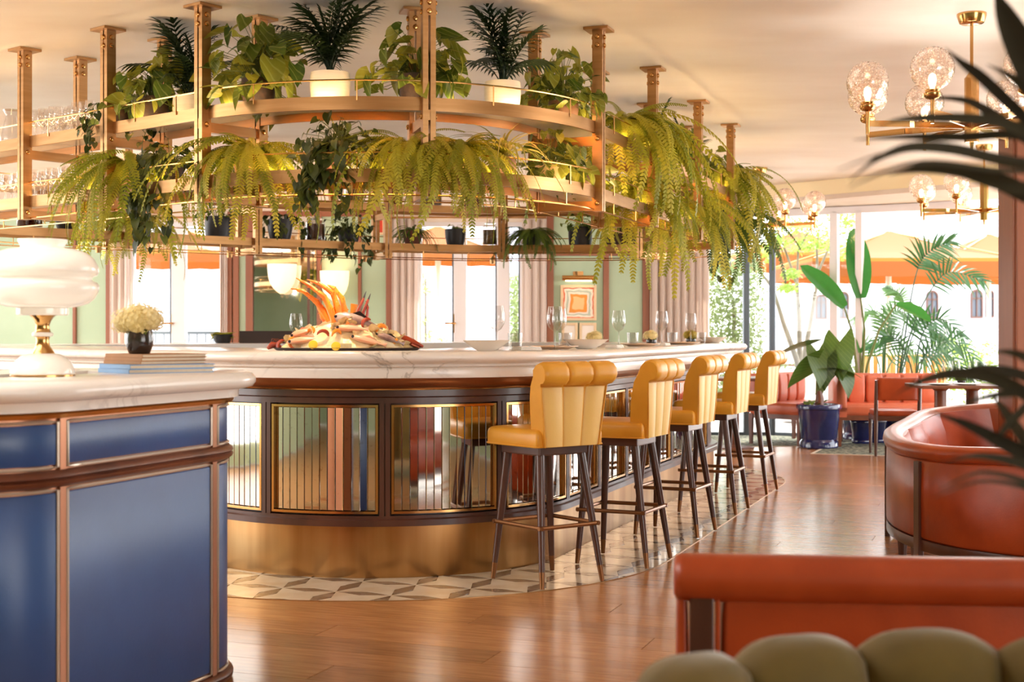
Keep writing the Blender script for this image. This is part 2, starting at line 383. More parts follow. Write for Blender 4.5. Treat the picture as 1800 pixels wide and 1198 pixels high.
def lerp_st(a, b, f):
    n = Vector((a[2] + (b[2] - a[2]) * f, a[3] + (b[3] - a[3]) * f)).normalized()
    return (a[0] + (b[0] - a[0]) * f, a[1] + (b[1] - a[1]) * f, n.x, n.y)
ARC = [0.0]
for i in range(NS): ARC.append(ARC[-1] + (pt(ST[(i + 1) % NS], 1.06) - pt(ST[i], 1.06)).length)
TOT = ARC[-1]
def st_at(s):                     # station at arc length s (measured at radius 1.06)
    s %= TOT
    lo, hi = 0, NS
    while hi - lo > 1:
        m = (lo + hi) // 2
        if ARC[m] <= s: lo = m
        else: hi = m
    return lerp_st(ST[lo % NS], ST[(lo + 1) % NS], (s - ARC[lo]) / max(1e-9, ARC[lo + 1] - ARC[lo]))
S_END = ARC[-1]
# arc length of the bar's near tip: the station 0 starts with the left tangent of the near corner
def find_px(px, r, far=False):    # arc length of the point at radius r seen at pixel column px, on the near or the far side
    best = None
    for k in range(1200):
        s = TOT * k / 1200; q = st_at(s); p = pt(q, r)
        side = q[2] * p.x + q[3] * p.y             # outward normal against the view ray
        if (side > 0) != far: continue
        e = abs(HX + FPX * p.x / p.y - px)
        if best is None or e < best[0]: best = (e, s)
    return best[1]
def span(s0, s1, step=.06):       # stations from s0 forward to s1
    while s1 < s0: s1 += TOT
    n = max(1, int((s1 - s0) / step + .5))
    return [st_at(s0 + (s1 - s0) * k / n) for k in range(n + 1)]

# ------------------------------------------------------------------ the room
CEIL = 2.85; BACK = 16.3; K = BACK / FPX
def bx(px): return (px - HX) * K
# floor
fo = MB().bb(-9, 7.6, -3.2, 17.0, -.08, -.014).build('floor', M['floor_base'], smooth=False); struct('floor', fo)
def sd_core(p):
    q = Vector((p.x, p.y)); best = 1e9; ins = True
    for i in range(len(CORE)):
        a, b = CORE[i], CORE[(i + 1) % len(CORE)]; e = b - a; t = max(0, min(1, (q - a).dot(e) / e.dot(e)))
        best = min(best, (q - a - e * t).length)
        if e.x * (q.y - a.y) - e.y * (q.x - a.x) < 0: ins = False
    return 0 if ins else best
ROW, LEN = .21, 2.1
cands = []
for i in range(-10, 90):
    v = 1.0 + i * ROW
    off = (i * .618 % 1) * LEN
    for j in range(-8, 8):
        u0 = j * LEN + off
        a = U * u0 + V * v
        c = a + U * (LEN / 2) + V * (ROW / 2)
        if c.y < 3.6 or c.y > 16.6: continue
        vis = False
        for f in (0, .5, 1):
            p = a + U * (LEN * f) + V * (ROW / 2)
            if p.y > 1 and -60 < HX + FPX * p.x / p.y < 1860: vis = True
        if not vis: continue
        if all(sd_core(a + U * (LEN * f) + V * (ROW * g)) < 1.5 for f in (0, .25, .5, .75, 1) for g in (0, 1)): continue
        cands.append((c.y, u0, v))
cands.sort(); me_pl = {}
for d, u0, v in cands[:300]:
    ln = LEN - .003
    key = 0
    if key not in me_pl:
        b = MB().bb(0, ln, 0, ROW - .0022, -.014, 0)
        me_pl[key] = b.mesh('plank', M['plank'], smooth=False)
    o = link('plank', me_pl[key], fo, (U * u0 + V * v), (0, 0, math.atan2(U.y, U.x)))
# patterned tile band round the bar: stars of cream marble between brown lozenges, on a square lattice along U and V
TR = 1.63
clip = [pt(s, TR) for s in stations(CORE, 6, .4)]
def clip_poly(poly):
    out = [Vector((p[0], p[1])) for p in poly]
    n = len(clip)
    for i in range(n):
        a, b = clip[i], clip[(i + 1) % n]; ex, ey = b.x - a.x, b.y - a.y
        if abs(ex) + abs(ey) < 1e-9: continue
        nxt = []
        for k in range(len(out)):
            p, q = out[k], out[(k + 1) % len(out)]
            dp = ex * (p.y - a.y) - ey * (p.x - a.x); dq = ex * (q.y - a.y) - ey * (q.x - a.x)
            if dp >= 0: nxt.append(p)
            if (dp >= 0) != (dq >= 0): nxt.append(p + (q - p) * (dp / (dp - dq)))
        out = nxt
        if len(out) < 3: return None
    return out
TA = .283; T0 = Vector((-1.356, 6.72, 0))
def tl(u, v): return T0 + U * (u * TA) + V * (v * TA)
def in_core(p, r):               # distance of p from the core polygon's boundary measure
    best = 1e9
    for i in range(len(CORE)):
        a, b = CORE[i], CORE[(i + 1) % len(CORE)]; q = Vector((p.x, p.y)); e = b - a; t = max(0, min(1, (q - a).dot(e) / e.dot(e)))
        dd = (q - a - e * t); d = dd.length
        best = min(best, d)
    return best
tile_n = 0
grout = MB().sweep(ST, [(.9, -.013), (TR, -.013), (TR, .0008), (.9, .0008)], closed=True).build('tile_bed', M['dark_tile'], fo, smooth=False)
rim = MB().sweep(ST, [(TR, -.013), (TR + .006, -.013), (TR + .006, .003), (TR, .003)], closed=True).build('tile_edging', M['brass'], fo, smooth=False)
tiles = []
for i in range(-12, 26):
    for j in range(-24, 26):
        c = tl(i + .5, j + .5)
        if c.y > 12.6: continue
        d = in_core(c, 0)
        q = Vector((c.x, c.y))
        if d < .86 or d > 1.95: continue
        px = HX + FPX * c.x / c.y
        if px < 330 or px > 1500: continue
        w = .165
        star = [(0, 0), (.5, w), (1, 0), (1 - w, .5), (1, 1), (.5, 1 - w), (0, 1), (w, .5)]
        tiles.append((c.y, 'stone_tile', [tl(i + a, j + b) for a, b in star]))
        tiles.append((c.y, 'brown_tile', [tl(i + a, j + b) for a, b in ((.2, -.115), (.8, -.115), (.93, -.02), (.8, .1), (.2, .1), (.07, -.02))]))
        tiles.append((c.y, 'dark_tile', [tl(i + a, j + b) for a, b in ((.02, .0), (.07, -.01), (.2, .108), (.8, .108), (.93, -.01), (.98, 0), (.82, .135), (.18, .135))]))
        tiles.append((c.y, 'brown_tile', [tl(i + a, j + b) for a, b in ((-.12, .26), (-.02, .15), (.12, .26), (.12, .74), (.02, .85), (-.12, .74))]))
        for tr_ in (((0, .01), (.125, .255), (-.03, .14)), ((0, .99), (-.125, .745), (.03, .86))): tiles.append((c.y + .3, 'dark_tile', [tl(i + a, j + b) for a, b in tr_]))
tiles_ = None
tiles.sort(key=lambda t: t[0])
rest = {}
for d, mk, poly in tiles:
    p = clip_poly(poly)
    if p is None: continue
    ar = sum(p[k].x * p[k - 1].y - p[k - 1].x * p[k].y for k in range(len(p)))
    if abs(ar) < .0008: continue
    z1 = .0016 if mk == 'dark_tile' else (.0022 if mk == 'stone_tile' else .0019)
    if tile_n < 300:
        tile_n += 1; MB().prism(p, -.002, z1).build('tile', M[mk], fo, smooth=False)
    else: rest.setdefault(mk, MB()).prism(p, -.002, z1)
for mk, b in rest.items(): tag(b.build('far_tiles', M[mk], fo, smooth=False), kind='stuff')
# ceiling
ce = MB().bb(-9, 7.6, -3.2, 17.0, CEIL, CEIL + .12).build('ceiling', M['ceiling'], smooth=False); struct('ceiling', ce)
# back wall: solid pieces between the door openings, cream above the panelling
wall = MB()
for p0, p1 in ((-480, 230), (396, 738), (918, 1243)): wall.bb(bx(p0), bx(p1), BACK, BACK + .2, 0, CEIL)
for p0, p1 in ((230, 396), (738, 918)): wall.bb(bx(p0), bx(p1), BACK, BACK + .2, 2.5, CEIL)
wb_ = struct('', wall.build('wall_back', M['wall_cream'], smooth=False))
def panel(p0, p1, z0=.12, z1=2.56): MB().bb(bx(p0), bx(p1), BACK - .02, BACK + .01, z0, z1).build('wall_panel', M['wall_green'], wb_, smooth=False, bev=.004)
for p0, p1 in ((-300, -160), (-156, -12), (-8, 130), (136, 188), (421, 433), (566, 630), (636, 679), (973, 1060), (1070, 1129)): panel(p0, p1)
def batten(p0, p1, z0=0, z1=2.6, dpt=.06): MB().bb(bx(p0), bx(p1), BACK - dpt, BACK, z0, z1).build('wall_batten', M['trim_wood'], wb_, smooth=False, bev=.006)
for p0, p1 in ((-12, -8), (130, 136), (188, 198), (401, 409), (411, 421), (433, 446), (558, 566), (630, 636), (679, 690), (961, 973), (1060, 1070), (1129, 1141)): batten(p0, p1)
MB().bb(bx(-300), bx(198), BACK - .05, BACK, 2.56, 2.62).build('wall_rail', M['trim_wood'], wb_, smooth=False, bev=.006)
MB().bb(bx(401), bx(690), BACK - .05, BACK, 2.56, 2.62).build('wall_rail', M['trim_wood'], wb_, smooth=False, bev=.006)
for p0, p1 in ((973, 1060), (1070, 1129)): MB().bb(bx(p0), bx(p1), BACK - .045, BACK, 2.10, 2.125).build('wall_rail', M['trim_wood'], wb_, smooth=False, bev=.004)
bs = MB()
for p0, p1 in ((-300, 230), (396, 738), (918, 1243)): bs.bb(bx(p0), bx(p1), BACK - .03, BACK, 0, .12)
struct('', bs.build('baseboard_back', M['trim_wood'], smooth=False))
# left wall with panels, wall behind the camera with three tall openings, right wall beside the camera
lwm = MB()
for y0, y1 in ((-3.2, 5.0), (7.8, 8.6), (11.6, 12.2), (15.6, BACK)): lwm.bb(-7.2, -7.0, y0, y1, 0, CEIL)
for y0, y1 in ((5.0, 7.8), (8.6, 11.6), (12.2, 15.6)): lwm.bb(-7.2, -7.0, y0, y1, 2.65, CEIL); lwm.bb(-7.2, -7.0, y0, y1, 0, .2)
lw = struct('', lwm.build('wall_left', M['wall_green'], smooth=False))
for k in (0, 2): MB().bb(-7.0, -6.94, 8 + k * 2.0, 8.1 + k * 2.0, 0, CEIL).build('wall_batten', M['trim_wood'], lw, smooth=False)
wf = MB().bb(-7.2, 3.6, -3.2, -3.0, 0, CEIL)
wf.bb(3.6, 7.4, -3.2, -3.0, 2.7, CEIL)
struct('', wf.build('wall_front', M['wall_green'], smooth=False))
wr_ = MB().bb(5.6, 5.8, 1.0, 6.0, 0, CEIL).build('wall_right', M['wall_green'], smooth=False); struct('', wr_)
# wall end with mahogany edge near the right-hand border
pe = xat(1779, 9.3)
MBp = MB().bb(pe + .035, pe + 2.2, 9.2, 9.4, 0, CEIL).build('wall_partition', M['wall_green'], smooth=False); struct('', MBp)
for a, b, c in ((-.045, .0, .0), (-.03, .035, .03)):
    MB().bb(pe + a, pe + b, 9.16 - c, 9.44, 0, CEIL).build('wall_batten', M['trim_wood'], MBp, smooth=False, bev=.008)
MB().bb(pe + .035, pe + .05, 9.14, 9.2, 0, CEIL).build('wall_batten', M['brass'], MBp, smooth=False)
MB().bb(pe + .05, pe + 2.1, 9.17, 9.2, 1.9, 1.96).build('wall_rail', M['trim_wood'], MBp, smooth=False)

# french doors in the back wall
def french_door(name, p0, p1, stiles, handle_px, face):
    f = MB()
    z1 = 2.5
    f.bb(bx(p0) - .03, bx(p1) + .03, BACK + .06, BACK + .14, z1 - .05, z1 + .02)
    root = f.build(name, M['white_frame'], smooth=False, bev=.006); struct('', root)
    for a, b in stiles:
        MB().bb(bx(a), bx(b), BACK + .05, BACK + .13, 0, z1 - .05).build('door_stile', M['white_frame'], root, smooth=False, bev=.008)
        MB().bb(bx(a) + .01, bx(b) - .01, BACK + .03, BACK + .06, 0, z1 - .06).build('door_moulding', M['white_frame'], root, smooth=False, bev=.006)
        MB().bb(bx(a) - .018, bx(a), BACK + .06, BACK + .12, 0, z1 - .05).build('door_gasket', M['dark_frame'], root, smooth=False)
    for q in range(len(stiles) - 1):
        a, b = stiles[q][1], stiles[q + 1][0]
        MB().bb(bx(a), bx(b), BACK + .08, BACK + .09, .2, z1 - .05).build('pane', M['pane'], root, smooth=False)
        MB().bb(bx(a), bx(b), BACK + .06, BACK + .12, 0, .2).build('door_bottom_rail', M['white_frame'], root, smooth=False, bev=.006)
    h = MB(); hz = zat(568, BACK); hxp = bx(handle_px)
    h.tube([(hxp, BACK + .05, hz), (hxp, BACK - .01, hz), (hxp - .02, BACK - .02, hz), (hxp - .12, BACK - .02, hz)], .011, 8)
    h.bb(hxp - .02, hxp + .02, BACK + .035, BACK + .05, hz - .11, hz + .11)
    h.build('door_handle', M['brass_polish'], root)
french_door('door_1', 230, 396, ((228, 234), (299, 325), (392, 400)), 303, 0)
french_door('door_2', 738, 918, ((736, 741), (797, 820), (873, 896), (914, 920)), 800, 0)
# glazing on the right: short return in line with the back wall, then a slanted run
def mullion(name, x, y, w, d, mk, z1=2.6): return struct('', MB().bb(x - w / 2, x + w / 2, y - d / 2, y + d / 2, 0, z1).build(name, M[mk], smooth=False, bev=.006))
G0 = Vector((bx(1243), BACK + .05)); G1 = Vector((bx(1359), BACK + .05)); G2 = Vector((4.97, 15.2)); G3 = Vector((6.9, 14.1))
def glass_run(name, a, b, cuts, mats, wid, panes):
    root = None
    for k, c in enumerate(cuts):
        p = a.lerp(b, c); o = MB().bb(-wid[k] / 2, wid[k] / 2, -.05, .05, 0, 2.6)
        e = (b - a); rz = math.atan2(e.y, e.x)
        if root is None:
            root = o.build(name, M[mats[k]], smooth=False, bev=.008); struct('', root); root.location = (p.x, p.y, 0); root.rotation_euler = (0, 0, rz); L0 = c
        else:
            ob = o.build('mullion', M[mats[k]], root, smooth=False, bev=.008); ob.location = ((c - L0) * e.length, 0, 0)
    L = (b - a).length
    hd = MB().bb(0, L * (1 - L0), -.05, .05, 2.56, 2.64).build('window_head', M['white_frame'], root, smooth=False, bev=.008)
    for i in panes:
        x0, x1 = (cuts[i] - L0) * L, (cuts[i + 1] - L0) * L
        MB().bb(x0 + wid[i] / 2, x1 - wid[i + 1] / 2, -.004, .004, .04, 2.56).build('pane', M['pane'], root, smooth=False)
        MB().bb(x0 + wid[i] / 2, x1 - wid[i + 1] / 2, -.03, .03, 0, .04).build('sill_rail', M['dark_frame'], root, smooth=False)
    return root
glass_run('window_1', G0, G1, (0, .6, 1), ('white_frame', 'dark_frame', 'dark_frame'), (.03, .07, .05), (0, 1))
def cut_at(px):                   # where the slanted run is seen at pixel column px
    t = (px - HX) / FPX; e = G2 - G1
    return (t * G1.y - G1.x) / (e.x - t * e.y)
e23 = (G3 - G1).length / (G2 - G1).length
glass_run('window_2', G1, G2, (0, cut_at(1467), cut_at(1511), cut_at(1860)), ('dark_frame', 'white_frame', 'white_frame', 'white_frame'), (.05, .09, .08, .05), (0, 1))
# beam and soffit over the glazing
B0 = Vector((2.2, 16.2)); B1 = Vector((2.76, 15.7)); B2 = Vector((4.5, 13.8)); B3 = Vector((7.2, 10.9))
n12 = Vector((.737, .676))
bm_ = MB()
bm_.add([(B1.x - .5, B1.y + .55, CEIL), (B3.x, B3.y, CEIL), (B3.x, B3.y, CEIL - .16), (B1.x - .5, B1.y + .55, CEIL - .16),
         (B1.x + .05, B1.y + .65, CEIL), (B3.x + .08, B3.y + .08, CEIL), (B3.x + .08, B3.y + .08, CEIL - .16), (B1.x + .05, B1.y + .65, CEIL - .16)],
        ((0, 1, 2, 3), (4, 7, 6, 5), (3, 2, 6, 7), (0, 3, 7, 4)))
struct('', bm_.build('trim_1', M['beam_yellow'], smooth=False))
sf = MB().prism([(2.2, 16.25), (B1.x, B1.y), (B3.x, B3.y), (7.6, 11.5), (7.6, 13.6), (6.9, 14.1), (4.97, 15.2), (3.06, 16.4), (2.2, 16.4)], 2.645, 2.69)
struct('', sf.build('trim_2', M['wall_cream'], smooth=False))
struct('', MB().beam((B1.x, B1.y, 2.665), (B3.x, B3.y, 2.665), .03, .05).build('trim_3', M['wall_cream'], smooth=False))
# curtains
def curtain(p0, p1, label, y=BACK - .13):
    x0, x1 = bx(p0), bx(p1); n = max(24, int((x1 - x0) / .012)); rows = []
    nf = max(3, round((x1 - x0) / .085))
    for z in (0.02, .7, 1.4, 2.0, 2.52):
        row = []
        for k in range(n + 1):
            f = k / n; a = .034 * (1 - .2 * math.sin(z * 2 + f * 9))
            row.append((x0 + (x1 - x0) * f + .008 * math.sin(f * nf * 4 * PI), y + a * math.sin(f * nf * 2 * PI + .4 * math.sin(z)), z))
        rows.append(row)
    o = MB().grid(rows).build('curtain', M['curtain'], ang=80)
    m = o.modifiers.new('solid', 'SOLIDIFY'); m.thickness = .004
    tag(o, label, 'curtain')
curtain(198, 232, 'narrow linen curtain left of the left balcony door')
curtain(389, 400, 'thin strip of linen curtain on the right edge of the left balcony door', BACK - .1)
curtain(690, 738, 'gathered linen curtain between the green panels and the right balcony door')
curtain(918, 960, 'linen curtain between the right balcony door and the framed abstract print')
curtain(1141, 1244, 'wide pale linen curtain beside the right-hand glazing')
rod = thing('curtain_rail', 'thin brass curtain rail above the tall doors', 'curtain rail', (bx(198), BACK - .13, 2.54))
MB().tube([(bx(198), BACK - .13, 2.54), (bx(400), BACK - .13, 2.54)], .012, 8).build('rod', M['brass'], rod, True)
MB().tube([(bx(690), BACK - .13, 2.54), (bx(960), BACK - .13, 2.54)], .012, 8).build('rod', M['brass'], rod, True)
MB().tube([(bx(1141), BACK - .13, 2.54), (bx(1246), BACK - .13, 2.54)], .012, 8).build('rod', M['brass'], rod, True)
# mirror with bevelled strips beside the mirror
mr = thing('wall_mirror', 'tall wall mirror between mahogany battens behind the seafood display', 'mirror', (bx(502), BACK - .03, 0))
MB().bb(bx(447), bx(545), BACK - .03, BACK - .01, .1, 2.5).build('mirror_glass', M['big_mirror'], mr, True, smooth=False)
for a, b in ((546, 551), (552, 557)): MB().bb(bx(a), bx(b), BACK - .05, BACK - .01, .1, 2.5).build('bevelled_strip', M['big_mirror'], mr, True, smooth=False)
MB().bb(bx(541), bx(546), BACK - .05, BACK - .01, .1, 2.5).build('frame_strip', M['dark_wood'], mr, True, smooth=False)
# frosted wall lights
def wall_light(px, py, label):
    y = BACK - .2; c = (bx(px), y, zat(py, y)); k = y / FPX
    t = thing('wall_light', label, 'wall light', c)
    pr = [(26, 24), (25.5, 12), (24, 0), (21, -10), (16, -18), (10, -24), (4, -28)]
    MB().lathe([(r * k, z * k) for r, z in reversed(pr)], 24, cap=False).build('bowl', M['sconce'], t)
    MB().lathe([(.006, -35 * k), (.02, -32 * k), (.012, -28 * k), (.02, -27 * k)], 12).build('finial', M['glass'], t)
    MB().tube([(0, 0, 10 * k), (0, .17, 10 * k)], .012, 8).build('bracket', M['brass'], t)
    MB().lathe([(.05, -.05), (.05, .05)], 16).build('bulb', M['bulb'], t)
wall_light(501, 488, 'frosted bowl wall light in front of the tall mirror')
wall_light(592, 500, 'frosted bowl wall light on the sage panel right of the mirror')
# prints
def framed(p0, y0, p1, y1, label, art):
    y = BACK - .04; c = (bx((p0 + p1) / 2), y, zat((y0 + y1) / 2, y)); w = (p1 - p0) * K; h = (y1 - y0) * K
    t = thing('framed_print', label, 'picture', c)
    for a in ((-w / 2, -w / 2 + .03, -h / 2, h / 2), (w / 2 - .03, w / 2, -h / 2, h / 2), (-w / 2 + .03, w / 2 - .03, -h / 2, -h / 2 + .03), (-w / 2 + .03, w / 2 - .03, h / 2 - .03, h / 2)):
        MB().bb(a[0], a[1], -.03, .02, a[2], a[3]).build('frame_bar', M['gold_frame'], t, smooth=False, bev=.003)
    MB().bb(-w / 2 + .02, w / 2 - .02, -.01, .015, -h / 2 + .02, h / 2 - .02).build('sheet', art, t, smooth=False)
    return t, w, h
def art_mat():
    m, t, b = new_mat('abstract_squares'); N = t.nodes; L = t.links
    tc = N.new('ShaderNodeTexCoord'); nz = N.new('ShaderNodeTexNoise'); nz.inputs['Scale'].default_value = 7; L.new(tc.outputs['Object'], nz.inputs['Vector'])
    sp = N.new('ShaderNodeSeparateXYZ'); ml = N.new('ShaderNodeVectorMath'); ml.operation = 'MULTIPLY_ADD'; ml.inputs[1].default_value = (.08, .08, .08)
    L.new(nz.outputs['Color'], ml.inputs[0]); L.new(tc.outputs['Object'], ml.inputs[2]); L.new(ml.outputs[0], sp.inputs[0])
    ax = N.new('ShaderNodeMath'); ax.operation = 'ABSOLUTE'; az = N.new('ShaderNodeMath'); az.operation = 'ABSOLUTE'
    ox = N.new('ShaderNodeMath'); ox.operation = 'SUBTRACT'; ox.inputs[1].default_value = .04; oz = N.new('ShaderNodeMath'); oz.operation = 'SUBTRACT'; oz.inputs[1].default_value = .04
    L.new(sp.outputs['X'], ox.inputs[0]); L.new(sp.outputs['Z'], oz.inputs[0]); L.new(ox.outputs[0], ax.inputs[0]); L.new(oz.outputs[0], az.inputs[0])
    mx = N.new('ShaderNodeMath'); mx.operation = 'MAXIMUM'; L.new(ax.outputs[0], mx.inputs[0]); L.new(az.outputs[0], mx.inputs[1])
    sc = N.new('ShaderNodeMath'); sc.operation = 'MULTIPLY'; sc.inputs[1].default_value = 4.6; L.new(mx.outputs[0], sc.inputs[0])
    rp = N.new('ShaderNodeValToRGB'); rp.color_ramp.interpolation = 'CONSTANT'; e = rp.color_ramp.elements
    e[0].position = 0; e[0].color = hx('#F0C48A'); e[1].position = .3; e[1].color = hx('#E8963C')
    for p, c in ((.46, '#F2E2D4'), (.56, '#B8C4B4'), (.66, '#F4E8DA'), (.76, '#E87C5A'), (.83, '#F2D8B8'), (.92, '#F4ECE2')): k = e.new(p); k.color = hx(c)
    L.new(sc.outputs[0], rp.inputs[0]); L.new(rp.outputs[0], b.inputs['Base Color']); b.inputs['Roughness'].default_value = .6
    return m
framed(985, 501, 1048, 563, 'square abstract print of nested orange and cream squares', art_mat())
framed(987, 567, 1015, 602, 'small white print lower left under the abstract squares', mat('white_print', '#F0EAE2', .7))
framed(1018, 567, 1048, 602, 'small white print lower right under the abstract squares', mat('white_print_two', '#F2ECE6', .7))
framed(660, 383, 678, 413, 'small red print high on the sage panel behind the shelf', M['red'])
pl = thing('picture_light', 'brass picture light above the abstract squares print', 'picture light', (bx(1016), BACK - .15, zat(489, BACK)))
MB().tube([(-.19, 0, 0), (.19, 0, 0)], .03, 14).build('tube_shade', M['brass_polish'], pl)
MB().tube([(-.02, 0, .03), (-.02, .06, .07), (-.02, .15, .05)], .011, 8).build('arm', M['brass'], pl)
MB().bb(-.06, .06, .11, .14, .02, .08).build('back_plate', M['brass'], pl, smooth=False)
MB().tube([(-.15, 0, -.032), (.15, 0, -.032)], .008, 6).build('lamp_strip', M['bulb'], pl)
# ------------------------------------------------------------------ the bar
BT = 1.123
bar = thing('bar_counter', 'rounded marble topped bar faced with mirrored strips and a brass plinth', 'bar', (-.72, 7.93, 0))
def cl(prof): return prof
MB().sweep(ST, [(.30, BT), (1.29, BT), (1.315, BT - .006), (1.328, BT - .022), (1.328, BT - .036), (1.315, BT - .05), (1.295, BT - .055), (1.28, BT - .062), (1.285, BT - .072),
                (1.275, BT - .076), (.30, BT - .076)], closed=True).build('marble_top', M['marble'], bar, True, ang=50)
MB().sweep(ST, [(.7, BT - .076), (1.262, BT - .076), (1.268, BT - .09), (1.262, BT - .128), (.7, BT - .128)], closed=True).build('marble_apron', M['marble'], bar, True)
MB().sweep(ST, [(.9, .995), (1.15, .995), (1.12, .975), (1.10, .943), (.9, .943)], closed=True).build('frieze', M['frieze'], bar, True)
MB().sweep(ST, [(.9, .943), (1.115, .943), (1.12, .938), (1.115, .932), (.9, .932)], closed=True).build('brass_line', M['brass_polish'], bar, True)
MB().sweep(ST, [(.9, .932), (1.10, .932), (1.10, .90), (1.085, .893), (1.085, .866), (.9, .866)], closed=True).build('upper_rail', M['dark_wood'], bar, True)
MB().sweep(ST, [(.9, .312), (1.085, .312), (1.085, .298), (1.10, .292), (1.10, .262), (.9, .262)], closed=True).build('lower_rail', M['dark_wood'], bar, True)
MB().sweep(ST, [(.6, .262), (1.055, .262), (1.055, .012), (1.05, .0), (.6, .0)], closed=True).build('plinth', M['brass_plinth'], bar, True)
MB().sweep(ST, [(.6, .94), (1.035, .94), (1.035, .25), (.6, .25)], closed=True).build('carcass', M['dark_wood'], bar, True)
s675 = find_px(675, 1.07)
PL = .612
sR = find_px(1300, 1.06)
k0 = -4
sdiv = [s675 + PL * k for k in range(k0, 9)]
def arcbox(b, s0, s1, r0, r1, z0, z1): b.sweep(span(s0, s1, .05), [(r0, z0), (r1, z0), (r1, z1), (r0, z1)])
for k, s in enumerate(sdiv):
    b = MB(); arcbox(b, s - .026, s - .003, 1.03, 1.085, .31, .868); arcbox(b, s + .003, s + .026, 1.03, 1.085, .31, .868)
    arcbox(b, s - .004, s + .004, 1.02, 1.072, .31, .868)
    b.build('stile', M['dark_wood'], bar, True)
    if k == len(sdiv) - 1: break
    a, c = s + .026, s + PL - .026
    f = MB(); z0, z1 = .322, .858
    arcbox(f, a + .006, a + .018, 1.04, 1.082, z0, z1); arcbox(f, c - .018, c - .006, 1.04, 1.082, z0, z1)
    arcbox(f, a + .018, c - .018, 1.04, 1.082, z0, z0 + .012); arcbox(f, a + .018, c - .018, 1.04, 1.082, z1 - .012, z1)
    pf = f.build('mirror_panel', M['brass_polish'], bar, True)
    n = 13; wst = (c - a - .036) / n
    for j in range(n):
        q0 = st_at(a + .018 + wst * j + .0005); q1 = st_at(a + .018 + wst * (j + 1) - .0005)
        rr = 1.062; t1 = rnd(-.0011, .0011); t2 = rnd(-.0011, .0011)
        p0, p1 = pt(q0, rr + t1), pt(q1, rr - t1); i0, i1 = pt(q0, rr - .012), pt(q1, rr - .012)
        e0 = p0.lerp(p1, .07); e1 = p0.lerp(p1, .93); o0 = pt(q0, rr - .003); o1 = pt(q1, rr - .003)
        za, zb = z0 + .013, z1 - .013
        vs = [(i0.x, i0.y, za), (o0.x, o0.y, za), (e0.x, e0.y, za + .003), (e1.x, e1.y, za + .003), (o1.x, o1.y, za), (i1.x, i1.y, za)]
        vs += [(x, y, zb if i in (0, 1, 4, 5) else zb - .003) for i, (x, y, z) in enumerate(vs)]
        MB().add(vs, [(i, (i + 1) % 6, 6 + (i + 1) % 6, 6 + i) for i in range(6)] + [(5, 4, 3, 2, 1, 0), (6, 7, 8, 9, 10, 11)]).build('mirror_strip', M['mirror'], pf, True, smooth=False)

# ------------------------------------------------------------------ hanging plant shelf over the bar
RO, RI = 1.25, .91
T1, T2 = 2.347, 2.0
PB = 1.865                                                  # lower end of the posts
shelf = thing('hanging_shelf', 'two-tier brass and glass shelf hung from the ceiling over the bar', 'hanging shelf', (-.72, 7.93, 0))
near_posts = [find_px(px, RO) for px in (47, 192, 360, 755)]
Rn = Vector((.941, -.339))
def s_right(t):                                             # arc length of the station t metres along the right-hand side
    p = Vector((-.72, 7.93)) + Vector((V.x, V.y)) * t
    best = min(range(NS), key=lambda i: (Vector((ST[i][0], ST[i][1])) - p).length + 2 * (Vector((ST[i][2], ST[i][3])) - Rn).length)
    return ARC[best]
post_s = near_posts + [s_right(t) for t in (.0, 1.25, 2.52, 3.76)]
far_s = [find_px(px, RI, True) for px in (222, 452, 680, 883)]
far_s.append(find_px(1128, RI, True))
left_s = (near_posts[0] - 1.2) % TOT
post_s += far_s + [left_s]
post_s = sorted(s % TOT for s in post_s)
def post(s, r, sub):
    q = st_at(s); n = Vector((q[2], q[3], 0)); t = Vector((-q[3], q[2], 0)); m = Matrix((t, n, (0, 0, 1))).transposed()
    c = pt(q, r)
    pb = MB()
    for sgn in (-1, 1): pb.box(c + t * (.0185 * sgn) + Vector((0, 0, (CEIL + PB) / 2)), (.026, .056, CEIL - PB), m)
    for z in (CEIL - .09, T1 - .09, T2 - .09, PB + .04): pb.box(c + Vector((0, 0, z)), (.0116, .05, .05), m)
    o = pb.build('post', M['brass'], shelf, True, smooth=False)
    o2 = MB().box(c + Vector((0, 0, CEIL - .008)), (.135, .135, .014), m).build('ceiling_plate', M['brass'], o, False, smooth=False)
    o2.location = (-shelf.location.x, -shelf.location.y, 0)
    for z, ax, off, sg in [(z, a, f, g) for z in (CEIL - .05, CEIL - .095) for a, f in ((t, .0315), (n, .028)) for g in (-1, 1)] + [(z, t, .0315, g) for z in (T1 - .095, T2 - .095) for g in (-1, 1)]:
        d = ax * sg; link('bolt', BOLT, o, c + d * off + Vector((0, 0, z)) - shelf.location, d.to_track_quat('Z', 'Y'))
BOLT = MB().lathe([(.013, -.003), (.014, .004), (.010, .010), (.0, .012)], 8).mesh('bolt', M['brass_polish'])
for s in post_s:
    post(s, RO + .012, 0); post(s, RI - .012, 0)
    q = st_at(s)
    for z in (T1 - .105, T2 - .105):
        MB().beam(pt(q, RI, z), pt(q, RO, z), .036, .05).build('bracket', M['brass'], shelf, True, smooth=False)
